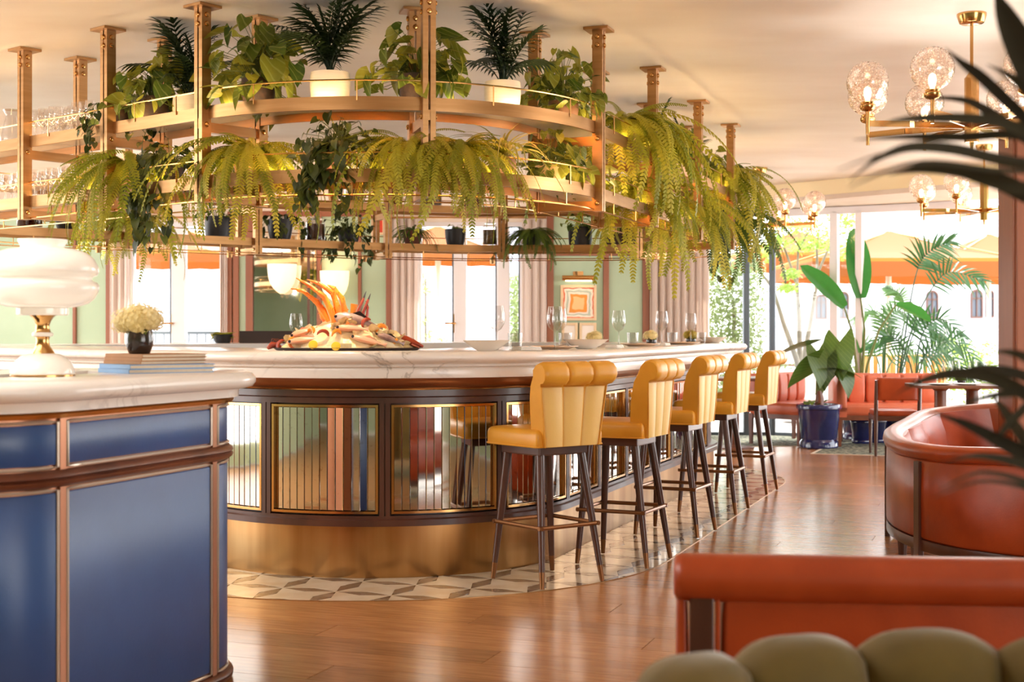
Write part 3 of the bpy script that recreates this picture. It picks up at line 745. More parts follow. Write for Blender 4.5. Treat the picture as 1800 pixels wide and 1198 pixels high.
for z in (T1, T2):
    for r0, r1, nm in ((RO - .012, RO, 'outer_band'), (RI, RI + .012, 'inner_band')):
        for i, s in enumerate(post_s):
            e = post_s[(i + 1) % len(post_s)]
            if e < s: e += TOT
            MB().sweep(span(s + .02, e - .02, .07), [(r0, z - .064), (r1, z - .064), (r1, z), (r0, z)]).build(nm, M['brass'], shelf, True)
    for i, s in enumerate(post_s):
        e = post_s[(i + 1) % len(post_s)]
        if e < s: e += TOT
        MB().sweep(span(s + .004, e - .004, .08), [(RI + .013, z - .022), (RO - .013, z - .022), (RO - .013, z - .010), (RI + .013, z - .010)]).build('glass_shelf', M['shelf_glass'], shelf, True)
        for rr in ((RO - .03,) if not any(abs(s - f_ % TOT) < 1e-6 for f_ in far_s) else ()):
            MB().sweep(span(s + .05, e - .05, .08), [(rr - .007, z - .010), (rr + .007, z - .010), (rr + .007, z - .005), (rr - .007, z - .005)]).build('light_strip', M['led'], shelf, True)
        b = MB(); L = e - s; pts = [pt(x, RO + .003, z + .078) for x in span(s, e, .08)]
        b.tube(pts, .004, 6)
        for f in (.28, .72):
            x = st_at(s + L * f); b.tube([pt(x, RO + .003, z - .02), pt(x, RO + .003, z + .078)], .0035, 6)
        b.build('guard_rail', M['brass_polish'], shelf, True)
        if z == T2:
            for rr, nm in ((RO - .006, 'hanging_rail'), (RI + .006, 'hanging_rail')):
                b = MB(); b.tube([pt(x, rr, z - .125) for x in span(s, e, .08)], .0045, 6)
                for f in (.3, .7):
                    x = st_at(s + L * f); b.tube([pt(x, rr, z - .125), pt(x, rr, z - .06)], .0035, 6)
                b.build(nm, M['brass_polish'], shelf, True)

# small downlights fixed under the far posts, as in the photograph
for i, s in enumerate(far_s):
    q = st_at(s + .10)
    o = MB().lathe([(.022, 0), (.026, .02), (.026, .06), (.0, .062)], 12).build('downlight', M['brass'], shelf); o.location = pt(q, RO - .03, PB - .02) - shelf.location
    MB().lathe([(0, .004), (.02, .004), (.018, .014)], 12, cap=False).build('bulb', M['bulb'], o)
    l = bpy.data.lights.new('downlight_glow', 'SPOT'); l.energy = 24; l.color = (1, .86, .68); l.spot_size = R(150); l.spot_blend = .6; l.shadow_soft_size = .015
    lo_ = bpy.data.objects.new('downlight_glow', l); COL.objects.link(lo_); lo_.location = pt(q, RO + .04, PB - .03)
    lo_.rotation_euler = Vector((q[2], q[3], -.25)).to_track_quat('-Z', 'Y').to_euler()
q = st_at(find_px(590, RI))
o = MB().lathe([(.022, 0), (.026, .02), (.026, .06), (.0, .062)], 12).build('downlight', M['brass'], shelf); o.location = pt(q, RI + .03, T2 - .125) - shelf.location
l = bpy.data.lights.new('seafood_light', 'SPOT'); l.energy = 17; l.color = (1, .82, .58); l.spot_size = R(75); l.spot_blend = .7; l.shadow_soft_size = .015
lo_ = bpy.data.objects.new('seafood_light', l); COL.objects.link(lo_); lo_.location = pt(q, RI + .03, T2 - .14)
# ------------------------------------------------------------------ bar stools
def make_stool(label):
    t = thing('bar_stool', label, 'bar stool', group='mustard bar stools')
    # seat: local +y is the front (towards the bar), the back stands at -y
    b = MB(); rows = []
    w, y0, y1, z0, z1 = .205, -.17, .25, .665, .752
    prof = []
    def rr(wx, ya, yb, z, rad=.045, n=5):
        o = []
        for cx, cy, a in ((wx - rad, yb - rad, 0), (-wx + rad, yb - rad, 90), (-wx + .012, ya + .012, 180), (wx - .012, ya + .012, 270)):
            r_ = rad if a in (0, 90) else .012
            for k in range(n + 1):
                an = R(a + 90 * k / n); o.append((cx + r_ * math.cos(an), cy + r_ * math.sin(an), z))
        return o
    for dz, ins in ((0, .016), (.003, .004), (.012, .0), (.06, .0), (.074, .004), (.083, .013), (.088, .03)): rows.append(rr(w - ins, y0 + ins, y1 - ins, z0 + dz))
    b.grid(rows, False, True); k0 = len(b.v); n = len(rows[0]); b.f.append(tuple(range(n)))
    top = [Vector(p) for p in rows[-1]]; c = sum(top, Vector()) / n + Vector((0, 0, .008))
    b.v.append(tuple(c)); ci = len(b.v) - 1; base = (len(rows) - 1) * n
    b.f += [(base + i, base + (i + 1) % n, ci) for i in range(n)]
    seat = b.build('seat', M['yellow'], t, ang=60)
    pip = MB().tube(rr(w + .001, y0 + .0, y1 + .001, z0 + .006), .0045, 6, closed=True).build('piping', M['yellow'], seat)
    # backrest: a channelled scroll swept across the width
    pf = [(-.085, .668), (-.092, .75), (-.098, .83), (-.108, .90), (-.124, .96), (-.140, 1.005), (-.158, 1.04), (-.182, 1.066), (-.212, 1.076), (-.242, 1.068),
          (-.262, 1.045), (-.268, 1.015), (-.260, .985), (-.240, .966), (-.215, .962)]
    pb_ = [(-.205, .955), (-.200, .90), (-.196, .80), (-.190, .72), (-.186, .668)]
    def width(z): return .168 + .046 * max(0, min(1, (z - .68) / .33))
    def chan(x):                 # 0 in a seam, 1 on a channel
        g = 1
        for sx in (-1 / 3, 1 / 3): g = min(g, abs(x - sx) / .07)
        return 1 - (1 - min(1, g)) ** 2
    def edge(x): return 1 - max(0, (abs(x) - .86) / .14) ** 2.2
    xs = [-1, -.985, -.95, -.9, -.8, -.7, -.6, -.5, -.43, -.38, -.35, -.333, -.316, -.28, -.2, -.1, 0, .1, .2, .28, .316, .333, .35, .38, .43, .5, .6, .7, .8, .9, .95, .985, 1]
    b = MB(); rows = []
    for x in xs:
        row = []
        for i, (y, z) in enumerate(pf):
            cy, cz = (-.14, z) if i < 5 else (-.205, 1.012)
            k = (.80 + .20 * chan(x)) if i >= 5 else (.93 + .07 * chan(x))
            k *= .82 + .18 * max(0, edge(x)) if i >= 5 else 1
            row.append((x * (width(z) + (.012 if i >= 6 else 0)), cy + (y - cy) * k, cz + (z - cz) * k if i >= 5 else z))
        for y, z in pb_: row.append((x * width(z), y + .006, z))
        rows.append(row)
    b.grid(rows, False, True); m = len(rows[0])
    b.f.append(tuple(range(m))); b.f.append(tuple(len(b.v) - m + k for k in reversed(range(m))))
    back = b.build('backrest', M['yellow'], t, ang=50)
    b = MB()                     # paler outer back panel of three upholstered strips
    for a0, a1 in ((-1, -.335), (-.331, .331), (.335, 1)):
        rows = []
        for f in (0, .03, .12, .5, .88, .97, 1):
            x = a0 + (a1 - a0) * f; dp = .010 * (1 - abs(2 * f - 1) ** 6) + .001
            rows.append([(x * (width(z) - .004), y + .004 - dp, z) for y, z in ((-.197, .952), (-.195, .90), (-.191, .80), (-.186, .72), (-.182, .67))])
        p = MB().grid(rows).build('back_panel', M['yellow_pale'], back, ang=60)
    pip = MB()
    for sx in (-1, 1): pip.tube([(sx * (width(z) - .002), y - .002, z) for y, z in ((-.199, .955), (-.196, .90), (-.192, .80), (-.187, .72), (-.184, .668))], .0035, 6)
    pip.build('piping', M['yellow'], back)
    MB().box((0, .03, .645), (.30, .30, .045)).build('apron', M['dark_wood'], t, smooth=False, bev=.006)
    MB().box((0, .03, .668), (.22, .22, .012)).build('swivel_plate', M['tip'], t, smooth=False)
    for sx in (-1, 1):
        for sy in (-1, 1):
            a = Vector((sx * .125, .03 + sy * .125, .655)); f = Vector((sx * .188, .005 + sy * .193, 0.004)); p = a.lerp(f, .88)
            lg = MB().tube([a, a.lerp(f, .3), a.lerp(f, .6), p], [.022, .0205, .0175, .0145], 10).build('leg', M['dark_wood'], t)
            MB().tube([p, f], [.0148, .0115], 10).build('brass_tip', M['bronze'], lg)
    g = []
    f = (.655 - .285) / .655
    cs = [(sx * (.125 + .063 * f + .016), .03 - .025 * f + sy * (.125 + .068 * f + .016), .285) for sx, sy in ((-1, -1), (1, -1), (1, 1), (-1, 1))]
    for i in range(4):
        a, c2 = Vector(cs[i]), Vector(cs[(i + 1) % 4]); e = (c2 - a).normalized() * .012
        MB().tube([a - e, c2 + e], .0105, 8).build('foot_rail', M['bronze'], t)
    return t
SPOT = [(.176, 6.818, -.609, .793), (.600, 7.387, -.908, .419), (.996, 8.437, -.912, .41), (1.378, 9.471, -.925, .38), (1.791, 10.603, -.925, .38)]
LB = ['mustard leather bar stool nearest the blue host stand, at the rounded end of the bar', 'mustard leather bar stool second from the rounded end of the bar',
      'mustard leather bar stool in the middle of the row of five', 'mustard leather bar stool fourth along from the rounded end of the bar', 'mustard leather bar stool at the far end of the row by the planter']
st0 = make_stool(LB[0])
for i, (x, y, fx, fy) in enumerate(SPOT):
    rz = math.atan2(-fx, fy)
    if i == 0: st0.location = (x, y, .002); st0.rotation_euler = (0, 0, rz)
    else: dup(st0, LB[i], (x, y, .002), rz)

# ------------------------------------------------------------------ blue host stand
A0, B0_ = Vector((-1.296, 4.019)), Vector((-1.021, 4.783))
u2, v2 = Vector((U.x, U.y)), Vector((V.x, V.y))
rc = .30
a_ = A0 - u2 * rc; b_ = B0_ - u2 * rc
HC_ = [a_, b_, b_ - u2 * .22, a_ - u2 * .22]
HS = stations(HC_, 5, .2)
stand = thing('host_stand', 'blue leather host stand with rounded corners, copper mouldings and marble top', 'host stand', (a_.x, a_.y, 0))
ZT = 1.08
MB().sweep(HS, [(.0, .98), (.294, .98), (.294, .02), (.0, .02)], closed=True).build('body', M['copper'], stand, True)
MB().sweep(HS, [(.0, ZT), (.365, ZT), (.388, ZT - .007), (.399, ZT - .022), (.399, ZT - .038), (.388, ZT - .052), (.365, ZT - .058), (.345, ZT - .060), (.34, ZT - .068), (.34, ZT - .088), (.0, ZT - .088)], closed=True).build('marble_top', M['marble'], stand, True, ang=50)
MB().sweep(HS, [(.2, .992), (.318, .992), (.324, .984), (.318, .972), (.2, .972)], closed=True).build('brass_bead', M['brass_polish'], stand, True)
for nm, zc, h in (('mid_moulding', .798, .05), ('base_moulding', .02, .04)):
    MB().sweep(HS, [(.2, zc + h / 2), (.304, zc + h / 2), (.318, zc + h * .3), (.321, zc + h * .12), (.312, zc), (.321, zc - h * .12), (.318, zc - h * .3), (.304, zc - h / 2), (.2, zc - h / 2)], closed=True).build(nm, M['mid_wood'], stand, True, ang=60)
hs_arc = [0.0]
for i in range(len(HS)): hs_arc.append(hs_arc[-1] + (pt(HS[(i + 1) % len(HS)], rc) - pt(HS[i], rc)).length)
def hs_at(s):
    s %= hs_arc[-1]
    for i in range(len(HS)):
        if hs_arc[i + 1] >= s: return lerp_st(HS[i], HS[(i + 1) % len(HS)], (s - hs_arc[i]) / max(1e-9, hs_arc[i + 1] - hs_arc[i]))
def hs_find(p): return min((k * hs_arc[-1] / 1500 for k in range(1500)), key=lambda s: (pt(hs_at(s), rc) - Vector((p.x, p.y, 0))).length)
sA, sB = hs_find(A0), hs_find(B0_)
def hspan(s0, s1, step=.03):
    n = max(2, int((s1 - s0) / step)); return [hs_at(s0 + (s1 - s0) * k / n) for k in range(n + 1)]
qa = rc * PI / 2
bays = [(sA - qa + .005, sA - .016), (sA + .016, sB - .016), (sB + .016, sB + qa - .005)]
for s0, s1 in bays:
    for z0, z1 in ((.826, .966), (.043, .770)):
        i = .012
        p = MB().sweep(hspan(s0 + i, s1 - i), [(.28, z0 + i), (.297, z0 + i), (.3, z0 + i + .004), (.3, z1 - i - .004), (.297, z1 - i), (.28, z1 - i)]).build('leather_panel', M['blue'], stand, True)
        b = MB()
        ring = [pt(x, .301, z0 + .005) for x in hspan(s0 + .005, s1 - .005)] + [pt(x, .301, z1 - .005) for x in reversed(hspan(s0 + .005, s1 - .005))]
        b.tube(ring, .0055, 6, closed=True).build('panel_bead', M['bead_pale'], p).location = (-stand.location.x, -stand.location.y, 0)
for s in (sA, sB):
    MB().sweep(hspan(s - .013, s + .013, .01), [(.28, .04), (.303, .04), (.303, .97), (.28, .97)]).build('stile', M['copper'], stand, True)
# table lamp on the stand
LD = 4.35; lx = xat(75, LD); lk = LD / FPX
lamp = thing('table_lamp', 'opal glass mushroom table lamp with a turned brass stem on the host stand', 'table lamp', (lx, LD, ZT))
def lz(y): return (668 - y) * lk
base = MB().lathe([(52 * lk, 0), (54 * lk, .004), (54.5 * lk, lz(660)), (52 * lk, lz(651)), (47 * lk, lz(642)), (38 * lk, lz(634)), (28 * lk, lz(629)), (14 * lk, lz(627))], 40).build('base', M['opal'], lamp)
MB().lathe([(53 * lk, 0), (55.5 * lk, .001), (55.5 * lk, .005), (54 * lk, .007)], 40).build('brass_foot', M['brass_polish'], lamp)
MB().lathe([(21 * lk, lz(629)), (19 * lk, lz(625)), (13 * lk, lz(616)), (10.5 * lk, lz(606)), (12 * lk, lz(599)), (16 * lk, lz(597)), (16.5 * lk, lz(593)), (13.5 * lk, lz(590)), (12 * lk, lz(585)), (11.5 * lk, lz(579)), (14 * lk, lz(571)), (19 * lk, lz(564)), (24 * lk, lz(560))], 32).build('stem', M['brass_polish'], lamp)
MB().lathe([(16.5 * lk, lz(598)), (18 * lk, lz(596)), (18 * lk, lz(593)), (16.5 * lk, lz(591))], 32).build('glass_ring', M['opal'], lamp)
MB().lathe([(42 * lk, lz(561)), (44 * lk, lz(559)), (44 * lk, lz(549)), (41 * lk, lz(547))], 40).build('collar', M['opal'], lamp)
MB().lathe([(38 * lk, lz(548)), (60 * lk, lz(546)), (78 * lk, lz(540)), (89 * lk, lz(530)), (95 * lk, lz(518)), (95.5 * lk, lz(508)), (92 * lk, lz(503)), (85 * lk, lz(500.5)), (82.5 * lk, lz(497)), (85 * lk, lz(493)), (92 * lk, lz(490)), (95.5 * lk, lz(484)),
            (94 * lk, lz(474)), (87 * lk, lz(461)), (75 * lk, lz(451)), (58 * lk, lz(445)), (38 * lk, lz(443)), (37 * lk, lz(440)), (42 * lk, lz(430)), (42 * lk, lz(428)), (39.5 * lk, lz(428)), (35 * lk, lz(440))], 48).build('shade', M['opal_lit'], lamp, ang=70)
# binders
def book(name, label, z, h, el, er, cx, cy, mat_c, grp, side=None):
    a = math.atan2(er[1], er[0]); L = math.hypot(*er); Wd = math.hypot(*el)
    t = thing(name, label, 'book', (cx, cy, z), a, grp)
    b = MB().bb(0, L, 0, Wd, 0, h * .16); b.bb(0, L, 0, Wd, h * .84, h); b.bb(-.002, 0, 0, Wd, 0, h)
    b.build('cover', mat_c, t, smooth=False, bev=.001)
    MB().bb(.001, L - .004, .003, Wd - .003, h * .16, h * .84).build('pages', M['page'], t, smooth=False)
bd = 4.62
zb = ZT
for i in range(2):
    j = i * .003
    book('cloth_book', ['pale blue cloth book at the bottom of the stack on the host stand', 'pale blue cloth book second from the bottom of the stack'][i], zb, .0145, (-.150, .19), (.236, .20), xat(226, bd - .04) + j, bd - .03 + j, M['book_blue'], 'pale blue books under the binders'); zb += .0147
for i in range(3):
    j = (i * .37 % 1) * .006
    book('kraft_binder', ['kraft brown binder lying directly on the blue books', 'kraft brown binder in the middle of the three', 'topmost kraft brown binder, under the hydrangea vase'][i], zb, .0112, (-.168, .15), (.172, .19), xat(248, bd) + j, bd + .0 + j, M['book_brown'], 'kraft binders on the host stand'); zb += .0114
ZB = zb
# ------------------------------------------------------------------ plant builders
def nrm_heart(w, l, droop=.25, fold=.18, nu=4, nv=7, tipp=1.0, notch=.18):
    rows = []
    for i in range(nv + 1):
        f = i / nv
        hw = w * .5 * (math.sin(PI * min(1, (f * .86 + .14)) ** .72)) * (1 if f < 1 else 0)
        if f == 1: hw = .0005
        row = []
        for j in range(-nu // 2, nu // 2 + 1):
            x = j / (nu / 2); back = notch * l * abs(x) * (1 - f) ** 2
            y = f * l - back
            row.append((x * hw, y, -droop * l * f * f + fold * hw * abs(x) * 1.2))
        rows.append(row)
    return MB().grid(rows)
def heart_mesh(name, m, w, l, droop, fold=.18, **k): return nrm_heart(w, l, droop, fold, **k).mesh(name, m, ang=180)
def lance(b, o, d, up, l, w, bend=.15, n=3):      # a narrow leaflet added to b
    d = d.normalized(); s = d.cross(up).normalized(); u = s.cross(d)
    rows = []
    for i in range(n + 1):
        f = i / n; hw = w * (.35 + .65 * math.sin(PI * min(1, f * .75 + .2))) * (1 - f ** 3)
        c = o + d * (l * f) - Vector((0, 0, 1)) * (bend * l * f * f)
        rows.append([c - s * hw + u * hw * .25, c, c + s * hw + u * hw * .25])
    b.grid(rows)
def arc(L, e0, e1, n, sway=0.0, ex=.85):                    # rachis from the origin along +y, elevation e0 to e1
    p = Vector((0, 0, 0)); pts = [p.copy()]; dirs = []
    for i in range(n):
        e = R(e0 + (e1 - e0) * (i / n) ** ex); d = Vector((sway * math.sin(i / n * 2.2), math.cos(e), math.sin(e))).normalized()
        p = p + d * (L / n); pts.append(p.copy()); dirs.append(d)
    dirs.append(dirs[-1]); return pts, dirs
def fern_frond(name, m, L, e0, e1, sway, wl=.05, n=32):
    pts, dirs = arc(L, e0, e1, n, sway, .5); b = MB(); b.tube(pts[::3] + [pts[-1]], .0016, 4, cap=False)
    for i in range(2, n):
        f = i / n; l = wl * (math.sin(PI * (f * .8 + .12)) ** .7) * rnd(.85, 1.1)
        for sg in (-1, 1):
            d = Vector((sg, 0, 0)) + dirs[i] * .35 + Vector((0, 0, -.35)); d.normalize(); s = dirs[i] * (L / n * .46)
            o = pts[i]; q = o + d * l
            b.add([o - s * .5, o + d * l * .5 - s * .9, q, o + d * l * .55 + s * .9, o + s * .5], [(0, 1, 2, 3, 4)])
    return b.mesh(name, m, ang=180)
def palm_frond(name, m, L, e0, e1, sway, ll=.16, lw=.014, n=12, start=.3, bend=.3):
    k = n * 2; pts, dirs = arc(L, e0, e1, k, sway); b = MB(); b.tube(pts[::2] + [pts[-1]], [.004 * (1 - .7 * i / n) for i in range(len(pts[::2]) + 1)], 5, cap=False)
    for i in range(int(k * start), k + 1):
        f = (i / k - start) / (1 - start); l = ll * (.55 + .6 * math.sin(PI * (f * .72 + .2))) * rnd(.9, 1.1)
        for sg in (-1, 1):
            d = Vector((sg * (1 - .4 * f), 0, 0)) + dirs[i] * (.45 + .6 * f) + Vector((0, 0, -.1))
            lance(b, pts[i], d, Vector((0, 0, 1)), l, lw, bend)
    lance(b, pts[-1], dirs[-1], Vector((1, 0, 0)).cross(dirs[-1]), ll * .7, lw, bend)
    return b.mesh(name, m, ang=180)
def strap(name, m, L, e0, e1, w, sway, n=9):
    pts, dirs = arc(L, e0, e1, n, sway); rows = []
    for i, p in enumerate(pts):
        f = i / n; hw = w * (.5 + .5 * math.sin(PI * min(1, f + .25))) * (1 - f ** 4) + .0004; s = Vector((1, 0, 0))
        rows.append([p - s * hw + Vector((0, 0, hw * .5)), p, p + s * hw + Vector((0, 0, hw * .5))])
    return MB().grid(rows).mesh(name, m, ang=180)
PROTO = {}
PROTO['fern'] = [fern_frond('frond', M['fern'], L, e0, e1, sw, wl * 1.25) for L, e0, e1, sw, wl in ((.50, 60, -92, .1, .026), (.62, 50, -94, -.15, .028), (.40, 70, -84, .05, .025), (.70, 55, -92, .2, .029), (.54, 35, -92, -.05, .027), (.34, 78, -40, .1, .023))]
PROTO['fern_dark'] = [fern_frond('frond', M['fern_dark'], L, e0, e1, sw, wl) for L, e0, e1, sw, wl in ((.42, 65, -85, .1, .032), (.52, 55, -90, -.15, .034), (.34, 75, -50, .05, .03))]
PROTO['syng'] = [heart_mesh('leaf', M['syng'], w, l, dr) for w, l, dr in ((.085, .098, .12), (.105, .118, .2), (.07, .082, .1), (.075, .08, .25))]
PROTO['ivy'] = [heart_mesh('leaf', M['ivy'], w, l, dr) for w, l, dr in ((.045, .055, .25), (.055, .065, .4), (.038, .046, .15))]
PROTO['jade'] = [heart_mesh('leaf', M['jade'], w, l, dr) for w, l, dr in ((.05, .05, .25), (.06, .06, .35))]
PROTO['palm'] = [palm_frond('frond', M['palm'], L, e0, e1, sw, ll, .0085, 8, .3, .3) for L, e0, e1, sw, ll in ((.36, 88, 35, .1, .10), (.33, 84, 5, -.12, .10), (.40, 88, 58, .05, .095), (.30, 74, -10, .15, .10), (.34, 86, 25, -.2, .10))]
PROTO['spider'] = [strap('leaf', M['spider'], L, e0, e1, .007, sw) for L, e0, e1, sw in ((.30, 75, -70, .1), (.34, 65, -40, -.2), (.24, 80, -10, .1), (.38, 60, -85, .15))]
def pot(t, r0, r1, h, mk, soil=True, rim=.0, z=0, n=28, belly=0):
    pr = [(r0 * .6, 0), (r0, .002)]
    for k in range(1, 6):
        f = k / 6; pr.append((r0 + (r1 - r0) * f + belly * math.sin(PI * f), h * f))
    pr += [(r1 + rim, h * .985), (r1 + rim, h), (r1 * .9, h), (r1 * .88, h * .86)]
    o = MB().lathe([(r, zz + z) for r, zz in pr], n, cap=True).build('pot', M[mk], t)
    if soil: MB().lathe([(0, h * .9 + z), (r1 * .5, h * .9 + z), (r1 * .89, h * .88 + z)], 16, cap=False).build('soil', M['soil'], t)
    return o
def qrot(az, el=0, roll=0): return (Quaternion((0, 0, 1), az) @ Quaternion((1, 0, 0), el) @ Quaternion((0, 1, 0), roll))
def p_fern(t, n, scl, z, key='fern', bias=None, spread=2 * PI, r=.03):
    for i in range(n):
        az = (bias or 0) + (i + rnd(-.4, .4)) / n * spread - spread / 2
        link('frond', random.choice(PROTO[key]), t, (math.sin(-az) * -r * -1, math.cos(az) * r, z + rnd(-.01, .02)), qrot(az + rnd(-.15, .15), rnd(-.35, .4), rnd(-.45, .45)), scl * rnd(.55, 1.15))
def p_leafy(t, n, rx, rz, z, scl, key='syng', low=.3):
    b = MB()
    for i in range(n):
        az = rnd(0, 2 * PI); el = math.asin(rnd(-low, 1)); k = rnd(.25, 1.08) ** .7
        p = Vector((rx * k * math.cos(el) * math.cos(az), rx * .8 * k * math.cos(el) * math.sin(az), z + rz * k * math.sin(el)))
        b.tube([(p.x * .08, p.y * .08, z - .02), Vector((p.x * .45, p.y * .45, z + (p.z - z) * .65 + .02)), p], .0018, 4, cap=False)
        yaw = math.atan2(-p.x, p.y) + rnd(-.6, .6)
        link('leaf', random.choice(PROTO[key]), t, p, qrot(yaw + rnd(-.6, .6), rnd(-1.5, .2), rnd(-.8, .8)), scl * rnd(.5, 1.05))
    tag(b.build('stem', M['stem'], t), kind='stuff')
def p_vines(t, n, L, r, z, scl, key='ivy', out=.12, per=11, fr=None):
    b = MB()
    for i in range(n):
        az = (fr + rnd(-.9, .9)) if fr is not None else rnd(0, 2 * PI)
        d = Vector((-math.sin(az), math.cos(az), 0)); l = L * rnd(.4, 1); o = out * rnd(.7, 1.3); pts = []
        ph = rnd(0, 6)
        for k in range(per + 1):
            f = k / per
            pts.append(d * (r * .4 + o * min(1, f * 2.2)) + Vector((.02 * math.sin(ph + f * 7), .02 * math.cos(ph + f * 6), z + .05 * math.sin(min(1, f * 2.2) * PI / 1.1) - l * max(0, f - .25) * 1.33)))
        b.tube(pts, .0016, 4, cap=False)
        for k in range(1, per + 1):
            yaw = az + rnd(-1.3, 1.3)
            link('leaf', random.choice(PROTO[key]), t, pts[k] + Vector((rnd(-.015, .015), rnd(-.015, .015), 0)), qrot(yaw, rnd(-1.5, -.4), rnd(-.5, .5)), scl * rnd(.7, 1.2))
    tag(b.build('vine', M['stem'], t), kind='stuff')
def p_palm(t, n, scl, z):
    for i in range(n):
        az = i * 2.399 + rnd(-.3, .3); link('frond', random.choice(PROTO['palm']), t, (rnd(-.015, .015), rnd(-.015, .015), z), qrot(az, rnd(-.1, .3), rnd(-.3, .3)), scl * rnd(.65, 1.05))
def p_spider(t, n, scl, z):
    for i in range(n):
        az = i * 2.399; link('leaf', random.choice(PROTO['spider']), t, (0, 0, z), qrot(az, rnd(-.25, .3)), scl * rnd(.7, 1.15))
NEARS = [ARC[i] for i in range(NS)]
def near_at(px, r, z):
    q = st_at(find_px(px, r)); return pt(q, r, z), q
def far_at(px, r, z):
    q = st_at(find_px(px, r, True)); return pt(q, r, z), q
def outward(q): return math.atan2(-q[2], q[3])
NAMES = {'syng': 'potted_arrowhead_plant', 'palm': 'potted_parlour_palm', 'fern': 'potted_fern', 'ivy': 'potted_ivy', 'spider': 'potted_spider_plant', 'jade': 'potted_jade_plant'}
def plant(kind, label, px, z, r, potspec, far=False, **k):
    p, q = (far_at if far else near_at)(px, r, z)
    t = thing(NAMES[kind], label, 'plant', p, 0, 'plants on the hanging shelf')
    r0, r1, h, mk = potspec; pot(t, r0, r1, h, mk, belly=k.get('belly', .006))
    z0 = h * .9; o = outward(q); sc = k.get('scl', 1)
    if kind == 'syng': p_leafy(t, int(k.get('n', 46) * 1.25), k.get('rx', .2) * 1.2, k.get('rz', .25) * 1.05, z0, sc * 1.06)
    elif kind == 'palm': p_palm(t, k.get('n', 16), sc, z0)
    elif kind == 'fern': p_fern(t, int(k.get('n', 34) * 1.35), sc * 1.0, z0, k.get('key', 'fern'), o if k.get('front') else 0, k.get('spread', 2 * PI))
    elif kind == 'ivy':
        p_leafy(t, k.get('n', 50), k.get('rx', .14), k.get('rz', .12), z0, sc, 'ivy'); p_vines(t, k.get('v', 9), k.get('L', .35), r1, z0, sc, 'ivy', k.get('out', .14), fr=o if k.get('front') else None)
    elif kind == 'spider': p_spider(t, k.get('n', 46), sc, z0)
    elif kind == 'jade': p_leafy(t, k.get('n', 30), k.get('rx', .1), k.get('rz', .12), z0, sc, 'jade', .1)
    return t
BLK = lambda s=1: (.062 * s, .072 * s, .115 * s, 'pot_dark')
WHT = lambda s=1: (.082 * s, .088 * s, .13 * s, 'pot_white')
# upper tier, front
plant('syng', 'arrowhead plant in a dark pot, leftmost on the upper tier', 270, T1, 1.10, BLK(1.15), rx=.17, rz=0.25, n=75)
plant('palm', 'dark parlour palm in a white pot behind the left upper-tier arrowhead plants', 335, T1, 1.0, WHT(), n=22, scl=1.25)
plant('syng', 'broad-leaved arrowhead plant in a dark pot right of the second front post', 455, T1, 1.10, BLK(1.15), rx=.22, rz=0.30, n=93, scl=1.2)
plant('palm', 'large dark parlour palm in a white pot left of the tip post', 583, T1, 1.08, WHT(1.1), n=24, scl=1.2)
plant('syng', 'arrowhead plant in a brown pot behind the tip post', 735, T1, 1.08, (.085, .092, .135, 'pot_dark'), rx=.2, rz=0.25, n=75, scl=1.1)
plant('palm', 'dark parlour palm in a white pot right of the tip post', 884, T1, 1.1, WHT(1.02), n=23, scl=1.14)
plant('syng', 'dense arrowhead plant trailing left of the right corner post on the upper tier', 990, T1, 1.10, (.07, .08, .10, 'pot_brown'), rx=.19, rz=0.32, n=111, scl=.95)
plant('fern', 'huge cascading fern on the upper tier right of the corner post', 1092, T1, 1.12, (.08, .09, .11, 'pot_brown'), n=88, scl=1.35, front=True, spread=4.4)
plant('palm', 'dark parlour palm behind the cascading fern on the upper tier', 1148, T1, 1.0, WHT(.8), n=12, scl=.95)
plant('syng', 'arrowhead plant on the upper tier between the cascading ferns', 1185, T1, 1.08, BLK(), rx=.2, rz=0.25, n=60)
plant('palm', 'small parlour palm on the upper tier of the right-hand run', 1206, T1, 1.1, WHT(.8), n=9, scl=.85)
plant('syng', 'arrowhead plant near the far end of the upper tier', 1246, T1, 1.05, BLK(), rx=.2, rz=0.23, n=54)
plant('fern', 'cascading fern near the far end of the upper tier', 1268, T1, 1.14, (.08, .09, .11, 'pot_brown'), n=71, scl=1.35, front=True, spread=4.4)
plant('ivy', 'thin trailing ivy climbing round the second post from the left', 207, T1, 1.16, (.05, .058, .08, 'pot_dark'), n=26, v=9, L=.28, rx=.09, rz=.2, scl=.8)
# lower tier, front
plant('fern', 'yellow-green fern drooping over the second post from the left, lower tier', 230, T2, 1.12, (.075, .085, .11, 'pot_brown'), n=90, scl=1.0, front=True, spread=4.6)
plant('ivy', 'dark trailing ivy between the left fern and the second front post', 298, T2, 1.10, BLK(), n=80, v=16, L=.46, rx=.18, rz=.16, front=True)
plant('fern', 'yellow-green fern hanging right of the second front post, lower tier', 443, T2, 1.10, (.075, .085, .11, 'pot_brown'), n=95, scl=.97, front=True, spread=4.6)
plant('ivy', 'dark glossy trailing plant in the middle of the lower tier', 590, T2, 1.12, (.06, .07, .1, 'pot_terra'), n=130, v=14, L=.34, rx=.2, rz=.22, scl=1.0, front=True)
plant('fern', 'yellow-green fern drooping just left of the tip post, lower tier', 722, T2, 1.10, (.075, .085, .11, 'pot_dark'), n=90, scl=.95, front=True, spread=4.6)
plant('fern', 'green fern drooping just right of the tip post, lower tier', 800, T2, 1.12, (.07, .08, .1, 'pot_brown'), n=80, scl=.88, front=True, spread=4.6)
plant('spider', 'striped spider plant in a brown pot on the lower tier', 885, T2, 1.12, (.055, .068, .085, 'pot_brown'), n=60, scl=1.0)
plant('syng', 'arrowhead plant in a glowing cream pot on the lower tier', 968, T2, 1.05, (.075, .08, .10, 'pot_cream'), rx=.17, rz=0.20, n=66, scl=.95)
